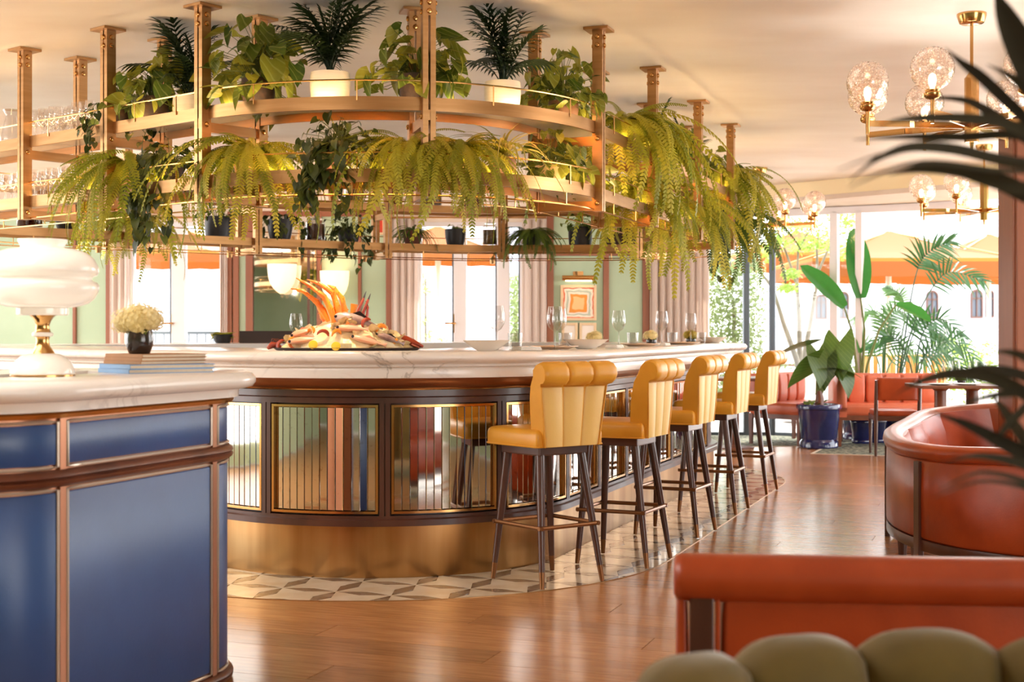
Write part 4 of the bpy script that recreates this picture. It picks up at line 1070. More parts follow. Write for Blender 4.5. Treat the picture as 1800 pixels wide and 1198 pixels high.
plant('syng', 'arrowhead plant in a small brown pot beside the right corner post', 1018, T2, 1.1, (.06, .066, .08, 'pot_brown'), rx=.14, rz=0.18, n=45, scl=.85)
plant('fern', 'drooping fern right of the corner post on the lower tier', 1120, T2, 1.12, (.07, .08, .1, 'pot_brown'), n=68, scl=1.15, front=True, spread=4.4)
plant('fern', 'drooping fern midway along the right-hand lower tier', 1200, T2, 1.12, (.07, .08, .1, 'pot_brown'), n=68, scl=1.2, front=True, spread=4.4)
plant('ivy', 'trailing ivy midway along the right-hand run of the shelf', 1232, T2, 1.14, BLK(), n=30, v=10, L=.5, front=True)
plant('fern', 'dark green fern drooping at the far right end of the lower tier', 1300, T2, 1.14, (.08, .09, .11, 'pot_brown'), n=68, scl=1.45, front=True, spread=4.4, key='fern_dark')
# lower tier, far side
plant('fern', 'small yellow fern in a black pot on the far tier, leftmost', 117, T2, 1.0, (.075, .095, .12, 'pot_black'), True, n=37, scl=.55)
plant('fern', 'fern hanging from the far tier between the left door and the ivy', 235, T2, .98, (.07, .085, .1, 'pot_black'), True, n=68, scl=1.0)
plant('jade', 'round-leaved plant in a black pot above the left balcony door', 383, T2, 1.0, (.10, .105, .165, 'pot_black'), True, n=34, rx=.15, rz=.16)
plant('ivy', 'dark ivy in a black pot above the tall mirror', 492, T2, 1.0, (.085, .11, .17, 'pot_black'), True, n=26, v=5, L=.3, rx=.15, rz=.14)
plant('ivy', 'bushy dark ivy trailing below the far tier above the sage panel', 612, T2, 1.0, (.08, .09, .1, 'pot_black'), True, n=70, v=12, L=.36, rx=.24, rz=.22)
plant('fern', 'stiff fern in a purple brown pot above the right balcony door', 724, T2, 1.0, (.065, .09, .12, 'pot_terra'), True, n=44, scl=.55, key='fern_dark')
plant('jade', 'small succulent in a square-shouldered black pot on the far tier', 801, T2, 1.0, (.075, .095, .145, 'pot_black'), True, n=22, rx=.09, rz=.07, scl=.7)
plant('fern', 'green fern hanging from the far tier left of the picture light', 935, T2, 1.0, (.07, .08, .1, 'pot_black'), True, n=78, scl=.85, key='fern_dark')
plant('jade', 'round-leaved plant in a black pot above the abstract print', 1020, T2, 1.0, (.10, .105, .165, 'pot_black'), True, n=44, rx=.19, rz=.18)
plant('fern', 'green fern in a dark brown pot near the far right corner of the shelf', 1092, T2, .98, (.13, .14, .22, 'pot_dark'), True, n=57, scl=.85)
# upper tier, far side
plant('jade', 'leafy plant in a tan pot on the far upper tier', 955, T1, 1.0, (.09, .11, .16, 'pot_brown'), True, n=26, rx=.16, rz=.12)
def jar(px, label, z=T2, r=.075, h=.24, mk='amber', fill=.8, rr=1.0):
    p, q = far_at(px, rr, z)
    t = thing('storage_jar', label, 'jar', p, 0, 'jars on the far side of the shelf')
    MB().lathe([(r * .9, 0), (r, .01), (r, h * .8), (r * .75, h * .9), (r * .75, h * .94)], 20).build('glass_body', M['glass'], t)
    MB().lathe([(r * .86, .012), (r * .94, .02), (r * .94, h * fill * .9), (0, h * fill * .9)], 20).build('contents', M[mk], t)
    MB().lathe([(r * .8, h * .93), (r * .82, h * .97), (r * .5, h), (r * .14, h * 1.02), (r * .2, h * 1.1), (0, h * 1.13)], 20).build('lid', M['glass'], t)
jar(553, 'glass jar of dark red liquid above the tall mirror', r=.088, h=.2)
jar(46, 'dark red filled jar at the left end of the far tier', r=.075, h=.2)
jar(64, 'second dark red jar beside the leftmost far-tier jar', r=.05, h=.2)
jar(860, 'glass jar of dried fruit with a wide lid on the far tier', r=.068, h=.21, mk='olive_jar', fill=.75)
jar(1155, 'dark jar at the right end of the far tier', r=.08, h=.19)
jar(622, 'amber jar of preserves on the far upper tier, left one', T1, .09, .19, 'olive_jar', .95)
jar(757, 'amber jar of preserves on the far upper tier behind the tip post', T1, .1, .2, 'olive_jar', .95)
def planter_only(px, label, z, r0, r1, h, mk):
    p, q = far_at(px, 1.0, z); t = thing('flower_pot', label, 'pot', p); pot(t, r0, r1, h, mk)
planter_only(695, 'empty brown pot on the far upper tier', T1, .06, .075, .17, 'pot_terra')
planter_only(828, 'large tan pot on the far upper tier, right of the amber jars', T1, .09, .11, .21, 'pot_brown')
# stem glasses stored on the left-hand shelves
def wine_glass_parts(t, up=True, scl=1):
    o = MB().lathe([(.0, .004), (.034, .002), (.034, .0005), (.012, .003), (.005, .010), (.0035, .03), (.0035, .085), (.006, .092), (.022, .102), (.036, .125), (.0405, .15), (.039, .175), (.0335, .205), (.032, .215)], 18, cap=False)
    if not up: o.v = [(x, y, .215 - z) for x, y, z in o.v]
    return o
gm_dn = wine_glass_parts(None, True).mesh('stem_glass', M['glass_lit'], ang=80)
gm_up = wine_glass_parts(None, True).mesh('wine_glass', M['glass'], ang=80)
def stored(px0, px1, z, n, lab, rows, grp):
    s0, s1 = find_px(px0, 1.1), find_px(px1, 1.1)
    for i in range(n):
        for r in rows:
            q = st_at(s0 + (s1 - s0) * (i + .5 * (rows.index(r) % 2)) / n); p = pt(q, r, z - .0095)
            o = link('stem_glass', gm_dn, None, p + Vector((rnd(-.016, .016), rnd(-.016, .016), 0)), (0, 0, rnd(0, 6)), rnd(.74, .84))
            tag(o, lab, 'wine glass', grp)
stored(66, 184, T1, 12, 'stem glass stored on the upper tier of the shelf', (.98, 1.07, 1.16), 'glasses on the upper tier')
stored(2, 172, T2, 18, 'stem glass stored on the lower tier of the shelf', (.98, 1.07, 1.16), 'glasses on the lower tier')
stored(228, 250, T1, 3, 'stem glass stored beside the leftmost upper-tier plant', (1.0, 1.12), 'glasses by the plant')
vp, vq = near_at(22, 1.06, T1 - .0095)
vt = thing('glass_pitcher', 'tall clear glass pitcher at the left end of the upper tier', 'pitcher', vp)
MB().lathe([(.06, 0), (.066, .01), (.07, .06), (.05, .15), (.035, .2), (.055, .235)], 20).build('vessel', M['glass'], vt)
MB().tube([(.06, 0, .04), (.1, 0, .08), (.1, 0, .16), (.045, 0, .2)], .007, 8).build('handle', M['glass'], vt)
# ------------------------------------------------------------------ hydrangea posies
def posy(label, loc, r, h, heads, hr, mk='petal', grp=None, rz=0):
    t = thing('flower_vase', label, 'vase of flowers', loc, rz, grp)
    MB().lathe([(r * .7, 0), (r * .76, .003), (r * .98, h * .35), (r, h * .6), (r * .9, h * .9), (r * .86, h), (r * .78, h), (r * .78, h * .8)], 28).build('vase', M['vase'], t)
    for i in range(heads):
        az = i * 2.399; k = 0 if i == 0 else 1
        c = Vector((k * hr * 1.05 * math.cos(az), k * hr * 1.05 * math.sin(az), h + hr * (.95 if k == 0 else .45 + .2 * (i % 2))))
        b = MB(); n = 70
        for j in range(n):
            zz = 1 - 2 * (j + .5) / n; rr = math.sqrt(1 - zz * zz); a = j * 2.399
            d = Vector((rr * math.cos(a), rr * math.sin(a), zz))
            if d.z < -.75: continue
            p = d * hr * rnd(.86, 1.06); s = d.orthogonal().normalized(); u = d.cross(s); w = hr * .2; ro = rnd(0, 1.5)
            s, u = s * math.cos(ro) + u * math.sin(ro), u * math.cos(ro) - s * math.sin(ro)
            for e in (s, u, -s, -u):
                f = Vector(d).cross(e); b.add([p, p + e * w * .55 + f * w * .42 + d * w * .12, p + e * w + d * w * .25, p + e * w * .55 - f * w * .42 + d * w * .12], [(0, 1, 2, 3)])
        b.ell((0, 0, 0), (hr * .8,) * 3, 10, 6)
        link('flower_head', b.mesh('flower_head', M[mk], smooth=False), t, c)
    for i in range(4):
        az = i * 1.6 + .5
        link('leaf', PROTO['jade'][i % 2], t, (r * .6 * math.cos(az), r * .6 * math.sin(az), h), qrot(az - PI / 2, -.2), max(.5, r * 14))
    return t
vd = 4.72
posy('dark glazed pot of cream hydrangea on the kraft binders', (xat(245, vd), vd, ZB + .0005), .047, .086, 6, .046)
# ------------------------------------------------------------------ seafood display at the bar's tip
def bar_pt(px, r, z=BT + .0005): return near_at(px, r, z)
sd = 7.12
def sp(px, py, d=sd): return at(px, py, d)
mound = thing('ice_mound', 'heap of crushed ice under the seafood on the bar', 'ice', (xat(610, sd), sd, BT + .0005))
b = MB(); rows = []
for i in range(15):
    f = i / 14; row = []
    for k in range(44):
        a = 2 * PI * k / 44; rr = (1 - f) ** .85; q = 1 + .09 * math.sin(a * 9 + i) * rnd(.4, 1) + rnd(-.03, .03)
        row.append((.345 * rr * math.cos(a) * q, .20 * rr * math.sin(a) * q, .16 * (1 - (1 - f) ** 1.6) * (1 + rnd(-.05, .05)) if f > 0 else 0))
    rows.append(row)
b.grid(rows, False, True).build('ice', M['ice'], mound, ang=20)
MB().lathe([(.0, 0), (1, 0), (1.03, .6), (1.06, 1), (1, .7), (.0, .3)], 40).build('tray', M['tray'], mound).scale = (.36, .215, .014)
def ice_z(x, y):
    q = math.sqrt((x / .345) ** 2 + (y / .20) ** 2); f = 1 - min(1, q) ** (1 / .85); return .16 * (1 - (1 - f) ** 1.6)
OX, OY = xat(610, sd), sd
def on_ice(px, f): # front slope point at pixel column px; f: 0 at the crest, 1 at the foot, towards the camera
    x = xat(px, sd) - OX; m = math.sqrt(max(0, 1 - (x / .35) ** 2)); y = -.2 * m * f
    return Vector((OX + x, OY + y, BT + ice_z(x, y) + .004))
# crab legs rising from the heap
crab = thing('king_crab_legs', 'fan of orange king crab legs standing up at the left of the seafood heap', 'crab', sp(590, 566))
legs = [[(592, 572), (583, 545), (572, 522), (548, 503), (523, 489)], [(600, 572), (594, 540), (586, 515), (563, 499), (541, 491)], [(584, 572), (570, 548), (556, 530), (532, 511), (511, 507)],
        [(606, 572), (604, 545), (600, 524), (586, 506), (574, 500)], [(576, 574), (566, 556), (560, 540), (552, 527), (540, 518)]]
for i, l in enumerate(legs):
    y = -.05 + .025 * i
    P_ = [sp(px, py) + Vector((0, y, 0)) for px, py in l]; Q = []
    for k in range(len(P_) - 1):
        for f in (0, .5): Q.append(P_[k].lerp(P_[k + 1], f))
    Q.append(P_[-1]); n = len(Q)
    rr = [.021 * (1 - .72 * (k / (n - 1)) ** 1.1) * (1.12 if k % 2 == 0 else .92) for k in range(n)]; rr[-1] = .002
    b = MB().tube(Q, rr, 9)
    for k in range(1, n - 2, 1):
        for s in range(3):
            d = Vector((rnd(-1, 1), -abs(rnd(.2, 1)), rnd(-1, 1))).normalized(); c = Q[k] + d * rr[k]; b.tube([c - d * .003, c + d * .008], [.004, .0006], 5)
    b.build('crab_leg', M['crab'], crab, True)
claw = thing('langoustine_claws', 'thin dark-tipped langoustine claws standing behind the whole fish', 'shellfish', sp(635, 560))
for l in ([(626, 566), (628, 545), (636, 528), (642, 511)], [(634, 566), (637, 548), (644, 530), (650, 515)], [(640, 566), (644, 552), (645, 540), (641, 528)]):
    Q = [sp(*p) + Vector((0, .05, 0)) for p in l]
    o = MB().tube(Q[:3] + [Q[2].lerp(Q[3], .3)], [.011, .008, .007, .0055], 8).build('claw', M['lobster'], claw, True)
    MB().tube([Q[2].lerp(Q[3], .3), Q[3]], [.0055, .001], 8).build('claw_tip', M['tip'], o, True)
cl2 = thing('crab_knuckle', 'pale orange crab knuckle standing right of the crab legs', 'crab', sp(621, 556))
MB().tube([sp(619, 570), sp(621, 548), sp(623, 534)], [.016, .015, .019], 10).build('shell', M['crab'], cl2, True)
def fish(label, c, L, hgt, wd, mk, rz=0, ry=0, nm='whole_fish'):
    t = thing(nm, label, 'fish', c, rz); t.rotation_euler = (0, ry, rz)
    prof = [(0, .05), (.04, .35), (.12, .72), (.25, .97), (.4, 1), (.55, .88), (.7, .62), (.82, .36), (.88, .26), (.93, .4), (1, .75)]
    rows = []
    for f, k in prof:
        x = (f - .45) * L; ww = wd * k if f < .85 else wd * .22 * (1 - f) / .15 + .001
        rows.append([(x, ww * math.cos(2 * PI * j / 12), hgt * k * math.sin(2 * PI * j / 12) * (1 if math.sin(2 * PI * j / 12) > 0 else .8)) for j in range(12)])
    MB().grid(rows, False, True).build('body', M[mk], t)
    MB().add([(-.1 * L, 0, hgt * .9), (.05 * L, 0, hgt * 1.45), (.25 * L, 0, hgt * .8), (.05 * L, .004, hgt * .8)], [(0, 1, 2, 3)]).build('fin', M['tip'] if mk == 'fish' else M[mk], t)
    MB().ell((-.36 * L, -wd * .62, hgt * .2), (.008, .004, .008)).build('eye', M['tip'], t)
    return t
fish('whole silver pink fish lying on top of the heap', sp(625, 566) + Vector((0, -.05, 0)), .27, .042, .03, 'fish', 0, .22)
for i, (px, f, L, mk, lab, ry, rz) in enumerate(((620, .62, .17, 'salmon', 'pink fish fillet in the middle of the heap', .05, .1), (650, .86, .19, 'salmon', 'long pink fish near the foot of the heap', .25, -.1), (540, .8, .19, 'salmon', 'pale orange fillet at the left foot of the heap', -.12, .15), (535, .45, .15, 'salmon', 'orange fillet on the upper left of the heap', -.3, .2), (685, .7, .16, 'fish', 'small pink fish on the right slope of the heap', .35, .05))):
    fish(lab, on_ice(px, f) + Vector((0, 0, .012)), L, .02, .03, mk, rz, ry, 'fish_fillet')
shm = []
for k in range(3):
    rows = []
    for i in range(6):
        f = i / 5; rows.append([(.028 * f * math.cos(2 * PI * j / 16) * (1 + .12 * math.cos(8 * 2 * PI * j / 16)), .034 * f * math.sin(2 * PI * j / 16) * (1 + .1 * math.sin(5 * 2 * PI * j / 16 + k)) + .004, .011 * f ** 2 - .004 + .002 * (j % 2) * f) for j in range(16)])
    shm.append(MB().grid(rows, False, True).mesh('oyster', M['shell'], ang=60))
for i in range(26):
    px = rnd(505, 715); f = rnd(.25, .98)
    o = link('oyster', shm[i % 3], None, on_ice(px, f) + Vector((0, 0, .004)), (rnd(.3, 1.0), rnd(-.5, .5), rnd(0, 6))); tag(o, 'open oyster shell tucked into the ice heap', 'oyster', 'oysters on the ice')
for i in range(9):
    px = 500 + i * 25; c = on_ice(px, rnd(.35, .9)); o_ = MB()
    a = rnd(0, 2); pts = [(.028 * math.cos(a + k * .42), .012 * k / 7, .028 * math.sin(a + k * .42)) for k in range(8)]
    o_.tube(pts, [.003, .008, .010, .010, .009, .008, .006, .002], 8)
    o = o_.build('prawn', M['crab'] if i % 3 else M['lobster'], None); o.location = c + Vector((0, -.01, .008)); o.rotation_euler = (rnd(-.5, .5), 0, rnd(-1, 1)); tag(o, 'curled orange prawn lying among the oysters', 'prawn', 'prawns on the ice')
for px, f, lab in ((560, .97, 'lemon half at the left foot of the ice heap'), (600, 1.0, 'lemon half at the middle foot of the ice heap')):
    o = MB().lathe([(0, -.022), (.014, -.018), (.023, -.004), (.0235, 0), (.021, .001), (0, .0015)], 16).build('lemon_half', M['lemon'], None); o.location = on_ice(px, f) + Vector((0, -.02, .02)); o.rotation_euler = (1.2, 0, 0); tag(o, lab, 'lemon')
lob = thing('lobster', 'small red lobster at the right end of the seafood heap', 'lobster', sp(733, 607))
MB().tube([sp(700, 589), sp(712, 595), sp(725, 602), sp(744, 609)], [.008, .017, .02, .006], 10).build('body', M['lobster'], lob, True)
MB().tube([sp(725, 606) + Vector((0, -.03, 0)), sp(738, 610) + Vector((0, -.06, 0))], [.008, .004], 8).build('claw', M['lobster'], lob, True)
lg = thing('lobster', 'small orange langoustine with long feelers at the left foot of the heap', 'lobster', sp(478, 610))
MB().tube([sp(470, 612), sp(478, 606), sp(487, 606), sp(496, 611)], [.008, .018, .016, .004], 10).build('body', M['lobster'], lg, True)
for a in ((482, 597, 500, 604), (478, 595, 490, 596)): MB().tube([sp(476, 606), sp(a[0], a[1]), sp(a[2], a[3])], .0015, 5).build('feeler', M['lobster'], lg, True)
hb = thing('herb_sprig', 'strip of green herbs on the right slope of the heap', 'herbs', sp(715, 600))
hbm = MB(); hbm.tube([sp(690, 594), sp(708, 599), sp(722, 605), sp(734, 611)], [.004, .012, .012, .005], 8)
hbm.build('leaves', M['lime'], hb, True)
c3 = thing('scallop_shell', 'cream scallop shell leaning at the tail of the whole fish', 'shell', sp(670, 583))
rows = [[(.04 * f * math.cos(PI * j / 14) * (1 + .05 * (j % 2)), .012 * (1 - f * f), .045 * f * math.sin(PI * j / 14) * (1 + .05 * (j % 2))) for j in range(15)] for f in (0, .3, .6, .85, 1)]
o = MB().grid(rows).build('shell', M['shell'], c3); o.modifiers.new('s', 'SOLIDIFY').thickness = .003
rc_ = thing('crayfish_claw', 'dark red crayfish claw behind the scallop shell', 'shellfish', sp(681, 585))
MB().tube([sp(678, 595), sp(680, 582), sp(677, 577)], [.008, .007, .002], 8).build('claw', M['lobster'], rc_, True)
MB().tube([sp(680, 588), sp(685, 580), sp(684, 576)], [.006, .006, .002], 8).build('claw', M['lobster'], rc_, True)
# ------------------------------------------------------------------ place settings along the counter
def bowl(px, r, rad, h, label):
    p, q = bar_pt(px, r); t = tag(MB().lathe([(rad * .38, 0), (rad * .42, .003), (rad * .66, h * .38), (rad * .9, h * .82), (rad, h), (rad * .985, h * 1.0), (rad * .86, h * .84), (rad * .6, h * .42), (0, h * .2)], 36).build('serving_bowl', M['white_china']), label, 'bowl'); t.location = p
bowl(853, 1.14, .118, .052, 'wide stoneware bowl nearest the seafood on the bar')
bowl(1029, 1.12, .130, .052, 'wide stoneware bowl behind the first bar stool')
bowl(1258, 1.05, .12, .05, 'shallow peach bowl at the far end of the bar')
def plate(px, r, label, rad=.13):
    p, q = bar_pt(px, r); t = tag(MB().lathe([(rad * .6, 0), (rad * .65, .004), (rad, .015), (rad, .018), (rad * .7, .009), (0, .008)], 36).build('dinner_plate', M['peach_china']), label, 'plate'); t.location = p
plate(975, 1.02, 'peach plate between the two nearest stoneware bowls'); plate(1125, 1.08, 'peach plate behind the second bar stool'); plate(1200, 1.06, 'peach plate behind the third bar stool'); plate(1290, 1.0, 'peach plate beyond the far shallow bowl', .1)
def wg(px, r, label, s=1.0):
    p, q = bar_pt(px, r); o = link('wine_glass', gm_up, None, p, None, s); tag(o, label, 'wine glass', 'wine glasses on the bar')
wg(871, 1.05, 'stem wine glass behind the nearest stoneware bowl', 1.06); wg(975, 1.16, 'stem wine glass left of the first stool back', 1.05); wg(1088, 1.10, 'stem wine glass on the bar between the first and second stools', 1.04)
wg(1163, 1.06, 'stem wine glass beside the middle hydrangea pot', 1.1); wg(1214, 1.0, 'stem wine glass behind the farthest hydrangea pot', 1.1); wg(520, .55, 'stem wine glass standing behind the left of the seafood', .9); wg(984, .92, 'stem wine glass second in the pair left of the first stool back', 1.05)
tm = MB().lathe([(0, .005), (.029, .004), (.030, .0), (.034, .02), (.039, .088), (.0375, .088), (.032, .02), (0, .012)], 20).mesh('tumbler', M['glass'], ang=50)
for px, r, lab in ((906, 1.06, 'clear water tumbler behind the nearest stoneware bowl'), (993, 1.02, 'clear water tumbler behind the pair of wine glasses'), (1112, 1.02, 'clear water tumbler right of the second-stool wine glass'), (1182, 1.0, 'clear water tumbler right of the middle hydrangea pot'), (1233, .97, 'clear water tumbler beyond the farthest hydrangea pot')):
    o = link('tumbler', tm, None, bar_pt(px, r)[0], None, 1.0); tag(o, lab, 'tumbler', 'water tumblers on the bar')
def napkin(px, r, label):
    p, q = bar_pt(px, r); rows = []
    b = MB()
    for k in range(3): b.box((0, 0, .004 + .006 * k), (.15 - .006 * k, .075 - .004 * k, .005))
    t = tag(b.build('folded_napkin', M['napkin'], bev=.002), label, 'napkin'); t.location = p; t.rotation_euler = (0, 0, math.atan2(q[3], q[2]) + PI / 2)
napkin(926, 1.16, 'folded white napkin between the two stoneware bowls'); napkin(1080, 1.18, 'folded white napkin behind the first bar stool'); napkin(1165, 1.16, 'folded white napkin behind the second bar stool')
posy('small dark bowl of yellow hydrangea behind the first stool back', bar_pt(1046, .95)[0], .034, .045, 5, .030, 'petal', 'posies on the bar')
posy('small dark bowl of yellow hydrangea above the second stool', bar_pt(1145, 1.0)[0], .036, .05, 5, .030, 'petal', 'posies on the bar')
posy('small dark bowl of yellow flowers, farthest along the bar', bar_pt(1215, .98)[0], .04, .05, 5, .032, 'petal2', 'posies on the bar')
# low plant and dark ledge on the far counter behind the lamp
fp, fq = far_at(392, .95, BT)
t = thing('potted_plant', 'low dark leaved plant on the far side of the counter', 'plant', fp); pot(t, .06, .08, .07, 'pot_black')
for i in range(9): link('leaf', PROTO['elephant'][i % 2] if 'elephant' in PROTO else PROTO['syng'][i % 4], t, (0, 0, .06), qrot(i * .7, -.1 + .2 * (i % 3)), 1.5)
fp, fq = far_at(495, .8, BT)
t = thing('bar_caddy', 'dark bar caddy standing on the far counter before the mirror', 'caddy', fp)
MB().bb(-.33, .33, -.12, .12, 0, .02).build('base', M['tray'], t, smooth=False)
for x0, x1, y0, y1 in ((-.33, .33, -.12, -.105), (-.33, .33, .105, .12), (-.33, -.315, -.105, .105), (.315, .33, -.105, .105)): MB().bb(x0, x1, y0, y1, .02, .10).build('side', M['tray'], t, smooth=False)

# ------------------------------------------------------------------ chandeliers
def octo(r, n=8): return [(r * math.cos(PI / 8 + 2 * PI * k / n), r * math.sin(PI / 8 + 2 * PI * k / n)) for k in range(n)]
gp = [(.03, -.098), (.055, -.088)]
def globe_mesh():
    rows = []; n = 40; m = 22; r = .103
    for i in range(m + 1):
        a = .3 + (PI - .3) * i / m; row = []
        for k in range(n):
            w = r * (1 + .03 * math.cos(k * PI) * math.cos(i * PI) * (1 if 0 < i < m else 0))
            ph = 2 * PI * (k + .5 * (i % 2)) / n; row.append((w * math.sin(a) * math.cos(ph), w * math.sin(a) * math.sin(ph), -w * math.cos(a)))
        rows.append(row)
    return MB().grid(rows, False, True).mesh('globe', M['globe'], smooth=True, ang=12)
GM = globe_mesh()
def chandelier(label, x, y, rad, a0, zt=CEIL):
    t = thing('chandelier', label, 'chandelier', (x, y, zt), 0, 'brass globe chandeliers')
    MB().lathe([(.055, -.052), (.062, -.048), (.074, -.012), (.074, 0)], 24).build('canopy', M['brass_polish'], t)
    MB().tube([(0, 0, -.04), (0, 0, -.31)], .0085, 10).build('rod', M['brass_polish'], t)
    b = MB(); b.prism(octo(.036), -.66, -.33)
    rows = [[(p[0], p[1], -.33) for p in octo(.036)], [(p[0], p[1], -.30) for p in octo(.014)]]; b.grid(rows, False, True)
    b.build('column', M['brass_polish'], t, smooth=False)
    MB().prism(octo(.045), -.60, -.545).build('hub', M['brass_polish'], t, smooth=False)
    MB().tube([(0, 0, -.66), (0, 0, -.70)], [.012, .006], 8).build('finial', M['brass_polish'], t)
    for k in range(8):
        a = a0 + k * PI / 4; d = Vector((math.cos(a), math.sin(a), 0)); s = Vector((-d.y, d.x, 0))
        z = -.575; b = MB(); m = Matrix((s, d, (0, 0, 1))).transposed()
        pts = [d * .04 + Vector((0, 0, z)), d * (rad * .56) + Vector((0, 0, z)), d * (rad * .62) + s * .018 + Vector((0, 0, z)), d * rad + Vector((0, 0, z))]
        for p, q in zip(pts, pts[1:]): b.beam(p, q, .011, .03)
        arm = b.build('arm', M['brass_polish'], t, smooth=False)
        e = d * rad
        MB().lathe([(.009, z - .055), (.010, z + .03), (.011, z + .06), (.03, z + .066), (.040, z + .078), (.040, z + .092), (.034, z + .098), (.036, z + .106), (.028, z + .112)], 16, e).build('lamp_cup', M['brass_polish'], arm)
        link('globe', GM, arm, e + Vector((0, 0, z + .112 + .098)))
        MB().lathe([(.008, z + .11), (.018, z + .14), (.021, z + .16), (.015, z + .18), (0, z + .19)], 12, e).build('bulb', M['bulb'], arm)
chandelier('large brass chandelier of ribbed globes nearest the camera, upper right', xat(1708, 7.16), 7.16, .56, R(8))
chandelier('small far brass globe chandelier beside the end of the plant shelf', xat(1336, 13.9), 13.9, .56, R(15))
chandelier('far brass globe chandelier over the window tables', xat(1730, 12.2), 12.2, .56, R(3))
for c_, px, d in ((0, 1708, 7.16), (1, 1730, 12.2)):
    l = bpy.data.lights.new('chandelier_glow', 'POINT'); l.energy = 20; l.color = WARM; l.shadow_soft_size = .3
    o = bpy.data.objects.new('chandelier_glow', l); COL.objects.link(o); o.location = (xat(px, d), d, 2.12)
def cat(P, n=8):
    out = []; P = [Vector(p) for p in P]
    for i in range(len(P) - 1):
        a, b, c, d = P[max(0, i - 1)], P[i], P[i + 1], P[min(len(P) - 1, i + 2)]
        for k in range(n):
            t = k / n; out.append(.5 * ((2 * b) + (c - a) * t + (2 * a - 5 * b + 4 * c - d) * t * t + (3 * b - a - 3 * c + d) * t ** 3))
    out.append(P[-1]); return out
# ------------------------------------------------------------------ seating by the window
def cushion(x0, x1, y0, y1, z0, z1, r=.035):
    rows = []
    def rr(ins, z):
        o = []; q = r
        for cx, cy, a in ((x1 - q, y1 - q, 0), (x0 + q, y1 - q, 90), (x0 + q, y0 + q, 180), (x1 - q, y0 + q, 270)):
            for k in range(5): an = R(a + 90 * k / 4); o.append((cx + (q - ins) * math.cos(an), cy + (q - ins) * math.sin(an), z))
        return o
    h = z1 - z0
    for ins, f in ((r * .5, 0), (r * .12, .12), (0, .3), (0, .7), (r * .12, .88), (r * .5, 1)): rows.append(rr(ins, z0 + h * f))
    b = MB().grid(rows, False, True); n = len(rows[0]); b.f.append(tuple(reversed(range(n)))); b.f.append(tuple(len(b.v) - n + k for k in range(n))); return b
def settee(label, loc, rz, w, arm_side, dp=.62):
    # local: back along +y edge, facing -y, x across
    t = thing('settee', label, 'settee', loc, rz, 'coral settees')
    cushion(-w / 2, w / 2, -dp / 2, dp / 2 - .05, .33, .45).build('seat', M['coral'], t)
    b = cushion(-w / 2, w / 2, dp / 2 - .10, dp / 2 + .02, .31, .76, .04); bk = b.build('backrest', M['coral'], t)
    nn = max(3, round(w / .2))
    for i in range(nn):
        x0 = -w / 2 + w * i / nn; x1 = -w / 2 + w * (i + 1) / nn
        cushion(x0 + .004, x1 - .004, dp / 2 - .15, dp / 2 - .09, .45, .745, .028).build('channel', M['coral'], bk)
        cushion(x0 + .004, x1 - .004, dp / 2 + .01, dp / 2 + .035, .34, .74, .012).build('outer_channel', M['coral'], bk)
    for s in arm_side:
        x = s * (w / 2 - .05)
        rows = [[(x - .05 * s * 0 + dx, y, z) for dx, z in ((-.05, .31), (.05, .31), (.052, hh - .05), (.035, hh), (0, hh + .012), (-.035, hh), (-.052, hh - .05))] for y, hh in ((-dp / 2, .68), (-dp / 2 + .02, .72), (0, .735), (dp / 2 - .06, .75))]
        b = MB().grid(rows, False, True); b.f.append(tuple(range(7))); b.f.append(tuple(len(b.v) - 7 + k for k in range(7))); b.build('armrest', M['coral'], t, ang=60)
    for y in (-dp / 2 + .02, dp / 2 - .02): MB().bb(-w / 2 + .01, w / 2 - .01, y - .015, y + .015, .28, .33).build('rail', M['mid_wood'], t, smooth=False)
    for x in (-w / 2 + .03, w / 2 - .03):
        MB().bb(x - .012, x + .012, -dp / 2 + .02, dp / 2, .28, .33).build('rail', M['mid_wood'], t, smooth=False)
        for y in (-dp / 2 + .025, dp / 2 - .005):
            MB().grid([[(x + a * k, y + c * k, z) for a, c in ((-.022, -.022), (.022, -.022), (.022, .022), (-.022, .022))] for z, k in ((0, .7), (.33, 1))], False, True).build('leg', M['mid_wood'], t, smooth=False)
    return t
settee('coral leather settee turned away behind the cobalt planter', (3.12, 15.25, .004), R(-42 + 90 - 180 + 180), .95, ())
settee('coral leather settee facing the room right of the cobalt planter', (4.02, 14.95, .004), R(-4), 1.15, (-1,))
def side_chair(label, loc, rz):
    t = thing('dining_chair', label, 'chair', loc, rz, 'walnut dining chairs')   # faces +y, back at -y
    cushion(-.21, .21, -.19, .22, .385, .445).build('seat_pad', M['orange'], t)
    rows = [[(x, -.235 - .03 * (z - .5) - .012 * (1 - (x / .2) ** 2), z) for x in [(-.2 + .4 * k / 8) for k in range(9)]] for z in (.545, .56, .65, .75, .765)]
    o = MB().grid(rows).build('back_pad', M['orange'], t); m = o.modifiers.new('s', 'SOLIDIFY'); m.thickness = .035
    for x in (-.205, .205):
        MB().tube([(x, -.20, 0), (x, -.205, .40), (x, -.225, .58), (x * 1.02, -.245, .74)], [.014, .02, .019, .013], 8).build('rear_leg', M['dark_wood'], t)
        MB().tube([(x * .96, .2, 0), (x * .96, .2, .40)], [.013, .02], 8).build('front_leg', M['dark_wood'], t)
        MB().bb(x - .012, x + .012, -.2, .2, .345, .39).build('seat_rail', M['dark_wood'], t, smooth=False)
    for y in (-.2, .2): MB().bb(-.2, .2, y - .012, y + .012, .345, .39).build('seat_rail', M['dark_wood'], t, smooth=False)
    return t
side_chair('orange dining chair with walnut frame in front of the facing settee', (3.76, 13.72, .006), R(-6))
side_chair('orange dining chair with walnut frame at the right of the laid table', (xat(1765, 13.3), 13.3, .002), R(70))
